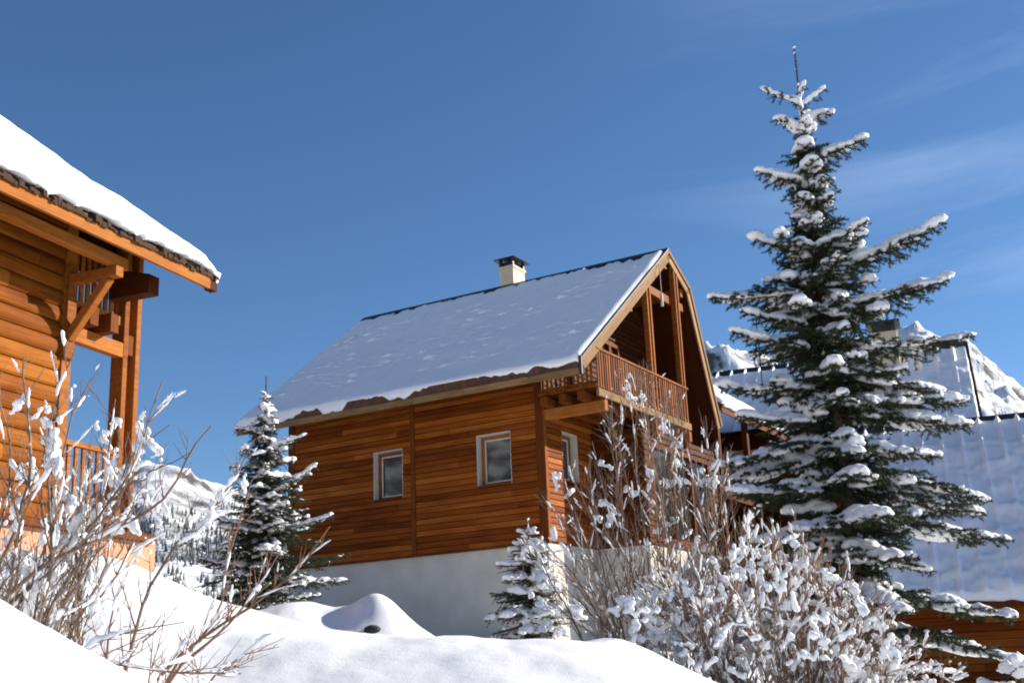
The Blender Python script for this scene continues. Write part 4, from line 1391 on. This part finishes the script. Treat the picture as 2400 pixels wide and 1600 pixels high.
    # short shoots that fill the crown next to the trunk
    for z in np.arange(hx[0] * .6, H * .82, .022 if H > 3 else .03):
        a = g.uniform(0, 6.28); Lz = float(np.interp(z, hx, hl))
        d = np.array([math.cos(a), math.sin(a), g.normal(-.15, .2)])
        p = np.array([0, 0, z]); q = p + d * min(.45, .12 + Lz * g.uniform(.12, .32))
        shoot(p, q, .004)
        for e in (.35, .55, .75, .95):
            b = p + (q - p) * e
            for _ in range(2): shoot(b, b + (d * .6 + g.normal(0, .55, 3) + np.array([0, 0, -.2])) * .11, .003)
    trunk.build('trunk', M['bark'], root)
    tw.build('branches', M['bark'], root)['kind'] = 'stuff'
    nd.build('crown', M['needle'], root, nw, g)['kind'] = 'stuff'
    snow_clumps(blobs, voxel, root, M['clump'])
    return root


def big_spruce():
    D = 12.5
    tip = at(1861, 112, D)
    H = 7.0
    base = Vector((tip.x, tip.y, tip.z - H))

    def loc(px, py, dd=0.0):
        return at(px, py, D + dd) - base
    pairs = [((1870, 252), (1930, 212)), ((1870, 252), (1782, 217)), ((1872, 288), (1948, 272)), ((1874, 305), (1815, 286)), ((1890, 385), (2018, 343)), ((1890, 440), (1770, 408)),
             ((1900, 590), (2028, 545)), ((1905, 610), (1762, 552)), ((1915, 665), (1795, 650)), ((1925, 672), (2192, 540)), ((1930, 705), (1663, 700)), ((1940, 752), (2212, 668)),
             ((1945, 790), (1728, 745)), ((1950, 850), (1700, 798)), ((1955, 850), (2258, 808)), ((1962, 905), (2240, 905)), ((1962, 930), (1690, 905)), ((1970, 960), (2285, 928)), ((1975, 990), (2304, 985)),
             ((1975, 1015), (1720, 985)), ((1980, 1035), (1660, 1110)), ((1985, 1060), (2215, 1065)), ((1990, 1090), (1636, 1140)), ((2000, 1120), (2345, 1165)), ((2005, 1165), (2362, 1190)), ((2000, 1170), (1690, 1165)),
             ((2010, 1240), (2366, 1266)), ((2015, 1270), (1760, 1270)), ((2020, 1300), (2180, 1340)), ((2030, 1400), (2345, 1452)), ((2030, 1390), (1800, 1420)), ((2040, 1480), (2390, 1560)), ((2040, 1480), (1850, 1520))]
    man = []
    g = random.Random(4)
    for (b, t) in pairs:
        lb = loc(*b); lt = loc(*t)
        hx = lt.x
        dy = g.uniform(-.35, .25) * abs(hx)
        az = math.atan2(dy, hx)
        # keep the tip's height in the picture when it moves off the plane
        man.append((lb.z, az, math.hypot(hx, dy), lt.z - lb.z))
    prof = [(0.05, 1.62), (0.2, 1.55), (0.33, 1.50), (0.45, 1.32), (0.55, 1.2), (0.62, .98), (0.68, .58), (0.74, .36), (0.80, .29), (0.87, .24), (0.92, .17)]
    return spruce('tall snow laden spruce with long bare leader, the biggest tree', base, H, prof, man, 21, whorl=.25, per=5, dens=470, nl=.034, nw=.0070, voxel=.014, sbig=1.0, twig_gap=.055, trunk_r=.085, leader=.60, top_zone=.35, front=.40, load_top=.75, load_low=.62, dust=.06, pad=1.5)


big_spruce()


def left_spruce():
    D = 18.0
    tip = at(624, 882, D)
    H = 3.75
    base = Vector((tip.x, tip.y, tip.z - H))
    prof = [(0.06, .95), (0.2, 1.0), (0.35, .86), (0.5, .64), (0.65, .42), (0.78, .20), (0.88, .10)]
    man = []
    for (b, t) in [((640, 1180), (745, 1090)), ((648, 1260), (783, 1210)), ((652, 1330), (822, 1300)), ((655, 1370), (818, 1360)), ((640, 1200), (545, 1120)), ((645, 1260), (500, 1210)), ((650, 1340), (470, 1310)), ((635, 1060), (720, 1020)), ((635, 1010), (552, 1005))]:
        lb = at(*b, D) - base; lt = at(*t, D) - base
        man.append((lb.z, math.atan2(-.1 * abs(lt.x), lt.x), abs(lt.x), lt.z - lb.z))
    spruce('bushy spruce dusted with snow in front of the timber chalet corner', base, H, prof, man, 33, whorl=.15, per=6, dens=320, nl=.028, nw=.007, voxel=.019, sbig=.74, twig_gap=.06, trunk_r=.05, leader=.30, fill_len=.95, load_top=.6, load_low=.55, dust=.30)


left_spruce()


def small_spruce():
    D = 14.0
    tip = at(1237, 1216, D)
    H = 1.42
    base = Vector((tip.x, tip.y, tip.z - H))
    prof = [(0.06, .52), (0.2, .55), (0.4, .42), (0.6, .30), (0.8, .17), (0.9, .09)]
    man = []
    for (b, t) in [((1250, 1440), (1135, 1455)), ((1250, 1440), (1375, 1455)), ((1248, 1400), (1148, 1390)), ((1246, 1390), (1322, 1385)), ((1243, 1330), (1165, 1325)), ((1238, 1255), (1252, 1248))]:
        lb = at(*b, D) - base; lt = at(*t, D) - base
        man.append((lb.z, math.atan2(-.15 * abs(lt.x), lt.x), abs(lt.x), lt.z - lb.z))
    spruce('young knee high spruce against the grey rendered base', base, H, prof, man, 35, whorl=.12, per=6, dens=300, nl=.022, nw=.0055, voxel=.017, sbig=.95, twig_gap=.05, trunk_r=.03, leader=.15, fill_len=.95, load_top=.55, load_low=.45, dust=.14)


small_spruce()


def low_spruce():
    D = 10.0
    tip = at(2385, 1535, D)
    H = 1.5
    base = Vector((tip.x, tip.y, tip.z - H))
    prof = [(0.1, .8), (0.3, .8), (0.5, .62), (0.7, .4), (0.9, .15)]
    spruce('low spruce heaped with snow in the bottom right corner', base, H, prof, [], 39, whorl=.16, per=6, dens=300, nl=.023, nw=.005, voxel=.018, sbig=1.25, twig_gap=.06, trunk_r=.04, leader=.12, fill_len=1.0, load_top=.9, load_low=.85, dust=.2)


low_spruce()


# ------------------------------------------------------------------ leafless shrubs
class Snow(list):
    """lumps (rows x,y,z,rx,ry,rz) and the ridges of snow lying along twigs"""
    def __init__(self):
        super().__init__()
        self.lines = Tubes(6)


def grow(tubes, blobs, g, pts, r0, depth, snow_p, sr, twig_len, gap, up=.45, snow_from=.15):
    """one stem along pts, side shoots off it, snow in the forks"""
    pts = np.asarray(pts, float)
    seg = np.linalg.norm(np.diff(pts, axis=0), axis=1); tot = seg.sum(); c = np.concatenate([[0], np.cumsum(seg)])
    m = max(4, int(tot / .09))
    t = np.linspace(0, tot, m)
    q = np.stack([np.interp(t, c, pts[:, k]) for k in range(3)], 1)
    # soften corners, wander a little
    for _ in range(2): q[1:-1] = (q[:-2] + 2 * q[1:-1] + q[2:]) / 4
    q[1:] += np.cumsum(g.normal(0, .0065, (m - 1, 3)), 0) * (.4 + .6 * min(1, tot))
    tubes.add(q, np.linspace(r0, r0 * .28, m))
    # snow lies in draped runs on the upper side
    sp = tot * snow_from + g.uniform(0, .15)
    while sp < tot * .96:
        i0 = min(int(sp / tot * (m - 1)), m - 2); d0 = q[i0 + 1] - q[i0]
        lie = 1 - abs(d0[2]) / (np.linalg.norm(d0) + 1e-6)
        if (depth > 0 or lie > .22) and g.random() < snow_p * (.45 + .9 * lie):
            ln_ = g.uniform(.06, .20 + .22 * lie)
            Rr = sr * g.uniform(.45, .95) * (.62 + .55 * lie) * (1.0 if depth > 0 else .72)
            k = max(5, int(ln_ / .022))
            sp1 = min(sp + ln_, tot)
            tt = np.linspace(sp, sp1, k) / tot * (m - 1)
            ii = np.clip(tt.astype(int), 0, m - 2); ff = (tt - ii)[:, None]
            c_ = q[ii] * (1 - ff) + q[ii + 1] * ff
            w = np.linspace(0, 1, k)
            rr = Rr * np.clip(np.sin(np.pi * np.clip(w, .02, .98)), 0, 1) ** .42 * g.uniform(.5, 1.3, k)
            c_ = c_ + np.stack([g.normal(0, .18, k) * rr, g.normal(0, .18, k) * rr, rr * .62], 1)
            blobs.lines.add(c_, rr)
            if g.random() < .10 and depth > 0:           # a lump caught on the way
                p = c_[k // 2]
                for _ in range(4):
                    r1 = Rr * g.uniform(.9, 1.6)
                    blobs.append((*(p + g.normal(0, Rr * .8, 3)), r1, r1, r1 * .8))
            sp = sp1
        sp += g.uniform(.05, .25)
    if depth <= 0: return
    s = tot * g.uniform(.12, .25)
    while s < tot * .97:
        f = s / tot
        i = min(int(f * (m - 1)), m - 2)
        d = q[i + 1] - q[i]; d /= np.linalg.norm(d) + 1e-9
        rdir = g.normal(size=3); rdir -= d * rdir.dot(d); rdir /= np.linalg.norm(rdir) + 1e-9
        a = g.uniform(.45, .85)
        dd = d * math.cos(a) + rdir * math.sin(a) + np.array([0, 0, up * g.uniform(.2, 1.0)])
        dd /= np.linalg.norm(dd)
        L = twig_len * g.uniform(.35, 1.1) * (1.15 - .6 * f)
        k = 4
        path = [q[i]]
        for e in range(k):
            dd = dd + np.array([0, 0, .10 * up]) + g.normal(0, .10, 3); dd /= np.linalg.norm(dd)
            path.append(path[-1] + dd * L / k)
        grow(tubes, blobs, g, path, max(.0022, r0 * (1 - .6 * f) * .5), depth - 1, snow_p * .85, sr * .8, twig_len * .45, gap * .75, up, 0.0)
        s += gap * g.uniform(.6, 1.5)


def rooted(pts, base):
    p = pts[0]
    zg = gz(base[0] + p[0], base[1] + p[1]) - base[2] - .15
    return ([np.array([p[0] - .02, p[1], min(zg, p[2] - .05)])] if p[2] > zg else []) + list(pts)


def left_shrub():
    g = np.random.default_rng(101)
    root = empty('leafless_shrub', at(150, 1640, 5.2))
    b = root.location.copy()
    tag(root, 'leafless shrub with lumps of snow in its forks before the log chalet', 'shrub', 'leafless shrubs on the snow bank')
    z2 = lambda x, y, d: np.array(at(x * .5102, 800 + y * .5102, d) - b)
    T = Tubes(5); R = Tubes(5); blobs = Snow()
    stems = [
        ([(-60, 1120, 5.0), (20, 1000, 5.0), (110, 870, 5.0), (160, 700, 5.0), (190, 520, 5.05), (160, 330, 5.1), (150, 120, 5.1)], .013),
        ([(-80, 1260, 5.2), (0, 1190, 5.2), (190, 1060, 5.2), (330, 930, 5.2), (430, 760, 5.2), (560, 640, 5.2), (610, 490, 5.15), (680, 270, 5.1), (727, 178, 5.1)], .011),
        ([(150, 1500, 5.4), (200, 1000, 5.4), (215, 700, 5.4), (190, 430, 5.4), (255, 180, 5.4), (340, 40, 5.4)], .010),
        ([(350, 1450, 5.6), (365, 1100, 5.6), (310, 820, 5.6), (270, 640, 5.6), (330, 380, 5.6), (430, 180, 5.6)], .010),
        ([(560, 1560, 5.5), (600, 1400, 5.5), (640, 1250, 5.5), (700, 1060, 5.5), (830, 950, 5.5), (960, 820, 5.5), (1080, 640, 5.5), (1150, 480, 5.5)], .010),
        ([(-60, 1230, 5.0), (0, 1180, 5.0), (300, 990, 5.0), (430, 950, 5.0), (620, 850, 5.0), (800, 740, 5.0), (900, 620, 5.0), (930, 500, 5.0), (1022, 408, 5.0)], .012),
        ([(40, 1150, 4.9), (100, 960, 4.9), (60, 700, 4.9), (0, 560, 4.9), (-60, 420, 4.9)], .010),
        ([(0, 1000, 5.3), (40, 760, 5.3), (110, 520, 5.3), (20, 250, 5.3), (-20, 60, 5.3)], .009),
        ([(200, 1250, 5.3), (420, 900, 5.3), (480, 560, 5.3), (500, 380, 5.3), (520, 240, 5.3)], .009),
        ([(250, 1300, 5.7), (390, 930, 5.7), (560, 560, 5.7), (650, 430, 5.7), (800, 340, 5.7)], .009),
        ([(330, 1100, 5.6), (460, 760, 5.6), (560, 620, 5.6), (730, 560, 5.6), (860, 480, 5.6)], .008),
    ]
    low = [
        ([(690, 1580, 4.7), (900, 1400, 4.7), (1040, 1270, 4.75), (1030, 1120, 4.8), (1090, 900, 4.8), (1170, 640, 4.8)], .008),
        ([(240, 1465, 4.3), (420, 1410, 4.3), (560, 1440, 4.3), (700, 1510, 4.3), (900, 1520, 4.3), (1100, 1500, 4.3)], .007),
        ([(270, 1430, 4.4), (480, 1380, 4.4), (640, 1330, 4.4), (860, 1285, 4.4)], .006),
        ([(640, 1580, 4.6), (760, 1440, 4.6), (900, 1330, 4.6), (1130, 1230, 4.6), (1400, 1040, 4.6), (1520, 830, 4.6)], .009),
        ([(700, 1600, 4.5), (980, 1400, 4.5), (1180, 1180, 4.5), (1300, 960, 4.5)], .008),
        ([(880, 1560, 4.4), (1060, 1510, 4.4), (1180, 1430, 4.4), (1260, 1340, 4.4)], .006),
        ([(500, 1600, 4.5), (480, 1380, 4.5), (470, 1180, 4.5), (560, 1040, 4.5)], .007),
        ([(350, 1550, 4.6), (420, 1300, 4.6), (330, 1130, 4.6)], .007),
    ]
    for _ in range(16):                                   # thinner whips between the main stems
        x0_, d_ = g.uniform(-60, 620), g.uniform(4.9, 5.8)
        x1_ = x0_ * .7 + g.normal(140, 170); y1_ = g.uniform(330, 760) + max(0, x1_ - 500) * .5
        stems.append(([(x0_ * .6, 1300, d_), (x0_ * .75 + x1_ * .2, 1050, d_), ((x0_ + x1_) / 2 + g.normal(0, 40), (1100 + y1_) / 2, d_), (x1_, y1_, d_)], g.uniform(.005, .008)))
    for pts, r0 in stems:
        grow(T, blobs, g, rooted([z2(*p) for p in pts], b), r0, 2, .62, .021, .34, .070, .5)
    for pts, r0 in low:
        grow(R, blobs, g, rooted([z2(*p) for p in pts], b), r0, 2, .45, .015, .28, .075, .45)
    T.build('stems', M['twig'], root)['kind'] = 'stuff'
    R.build('red_twigs', M['twig_red'], root)['kind'] = 'stuff'
    # the big heaps caught between stems
    for (x, y, d, r) in [(80, 290, 5.1, .045), (170, 330, 5.2, .03), (215, 390, 5.4, .06), (235, 480, 5.4, .07), (255, 560, 5.4, .055), (150, 600, 5.2, .05), (95, 600, 5.1, .035), (300, 680, 5.5, .05), (330, 740, 5.5, .055), (270, 590, 5.4, .05),
                         (470, 430, 5.3, .05), (540, 370, 5.3, .03), (640, 450, 5.2, .07), (690, 460, 5.2, .06), (660, 560, 5.2, .045), (540, 650, 5.2, .055), (520, 570, 5.2, .05), (590, 590, 5.2, .04), (75, 780, 5.0, .05), (90, 720, 5.0, .035),
                         (200, 880, 5.2, .05), (370, 800, 5.4, .055), (440, 810, 5.3, .05), (560, 850, 5.2, .05), (610, 850, 5.1, .05), (400, 920, 5.4, .06), (330, 960, 5.4, .06), (200, 1080, 5.2, .07), (120, 1020, 5.2, .06),
                         (760, 770, 5.1, .035), (730, 810, 5.1, .035), (910, 880, 5.5, .045), (940, 830, 5.5, .05), (980, 770, 5.5, .045), (1010, 700, 5.5, .035), (1120, 660, 5.5, .04), (450, 1320, 5.2, .05), (430, 1230, 5.2, .05), (600, 1420, 4.6, .035), (850, 1420, 4.6, .035),
                         (840, 1390, 4.6, .03), (990, 1270, 4.75, .035)]:
        p = z2(x, y, d)
        dr_ = np.array([g.uniform(-.5, .8), g.normal(0, .3), g.uniform(.3, 1.0)]); dr_ /= np.linalg.norm(dr_)
        for e in range(9):
            w = e / 8 - .5
            rr = r * g.uniform(.24, .48) * (1.15 - 1.2 * abs(w))
            blobs.append((*(p + dr_ * w * r * 2.9 + g.normal(0, r * .16, 3)), rr * g.uniform(.8, 1.1), rr * .8, rr * g.uniform(.8, 1.3)))
    blobs.lines.build('snow_ridges', M['clump'], root)['kind'] = 'stuff'
    snow_clumps(blobs, .0068, root, M['clump'], 2)


left_shrub()


def right_shrub(name_label, D, base_px, n, env, seed, snow_p, sr, base_spread, r0, twig_len, gap, heap=0, red=.5, depth=2, px_jit=60):
    """fan of stems from a common foot to an envelope of tips (photo columns x -> rows y, turned into places at distance D)"""
    g = np.random.default_rng(seed)
    f = at(*base_px, D)
    f.z = gz(f.x, f.y) - .1
    root = empty('leafless_shrub', f)
    tag(root, name_label, 'shrub', 'leafless shrubs on the snow bank')
    T = Tubes(4); R = Tubes(4); blobs = Snow()
    ex = [e[0] for e in env]; ey = [e[1] for e in env]
    for i in range(n):
        px = ex[0] + (ex[-1] - ex[0]) * (i + g.uniform(.1, .9)) / n
        py = float(np.interp(px, ex, ey)) + abs(g.normal(0, px_jit))
        dd = D + g.normal(0, .55)
        tip = np.array(at(px, py, dd) - f)
        b = np.array([g.normal(0, base_spread) + tip[0] * .38, g.normal(0, base_spread * .6), -.1])
        b[2] = gz(f.x + b[0], f.y + b[1]) - f.z - .12
        mid = b * .45 + tip * .55; mid[2] += .10 * abs(tip[0] - b[0]) + g.normal(0, .05); mid[:2] += g.normal(0, .06, 2)
        q = b * .78 + tip * .22; q[2] += .04
        grow(R if g.random() < red else T, blobs, g, [b, q, mid, tip], r0 * g.uniform(.7, 1.25), depth, snow_p, sr, twig_len, gap, .5, .12)
    for i in range(heap):                                  # snow caught between the twigs
        px = ex[0] + (ex[-1] - ex[0]) * g.random()
        py = float(np.interp(px, ex, ey)) + g.uniform(90, 400)
        p = np.array(at(px, py, D + g.normal(0, .4)) - f)
        sz = g.uniform(.035, .105)
        tri = g.normal(0, 1, (3, 3)) * np.array([.75, .45, .8]) * sz
        for k in range(16):
            w = g.dirichlet((.8, .8, .8))
            r = g.uniform(.010, .021)
            blobs.append((*(p + w @ tri + g.normal(0, .004, 3)), r * g.uniform(.8, 1.3), r, r * g.uniform(.8, 1.3)))
    if T.V: T.build('stems', M['twig'], root)['kind'] = 'stuff'
    if R.V: R.build('red_twigs', M['twig_red'], root)['kind'] = 'stuff'
    blobs.lines.build('snow_ridges', M['clump'], root)['kind'] = 'stuff'
    snow_clumps(blobs, .0085, root, M['clump'], 2)


right_shrub('tall leafless shrub with snow knots reaching up to the chalet balcony', 9.5, (1620, 1640), 38,
            [(1190, 1290), (1270, 1180), (1330, 1010), (1400, 930), (1470, 800), (1520, 830), (1580, 900), (1640, 960), (1700, 1010), (1760, 1090)], 51, .42, .017, .16, .008, .38, .070, 40, .35, 2, 80)
right_shrub('dense low shrub smothered in snow at the foot of the big spruce', 8.6, (1860, 1690), 92,
            [(1430, 1330), (1540, 1260), (1650, 1230), (1740, 1190), (1830, 1160), (1900, 1200), (1980, 1270), (2060, 1360), (2130, 1450), (2220, 1540), (2300, 1590)], 53, .68, .0205, .24, .0068, .30, .054, 330, .5, 2, 90)

# a dark lump whose colour stands for the shade in a snow hole
sp = at(876, 1468, 11.6)
for _y in np.arange(8.0, 13.5, 0.05):                 # where that line of sight meets the mound
    _p = at(872, 1479, float(_y))
    if gz(_p.x, _p.y) >= _p.z:
        sp = _p
        break
iv, if_ = ico()
sv = iv * np.array([.085, .07, .045]) * (1 + .18 * np.array([mnoise.noise(Vector(v * 2.3)) for v in iv]))[:, None]
st = link_mesh('hole_lump', sv, if_, M['hole_lump'], None, True)
st.location = (sp.x, sp.y, gz(sp.x, sp.y) + .015)
tag(st, 'small dark lump standing in for a shaded hole in the snow mound', 'hole_lump')
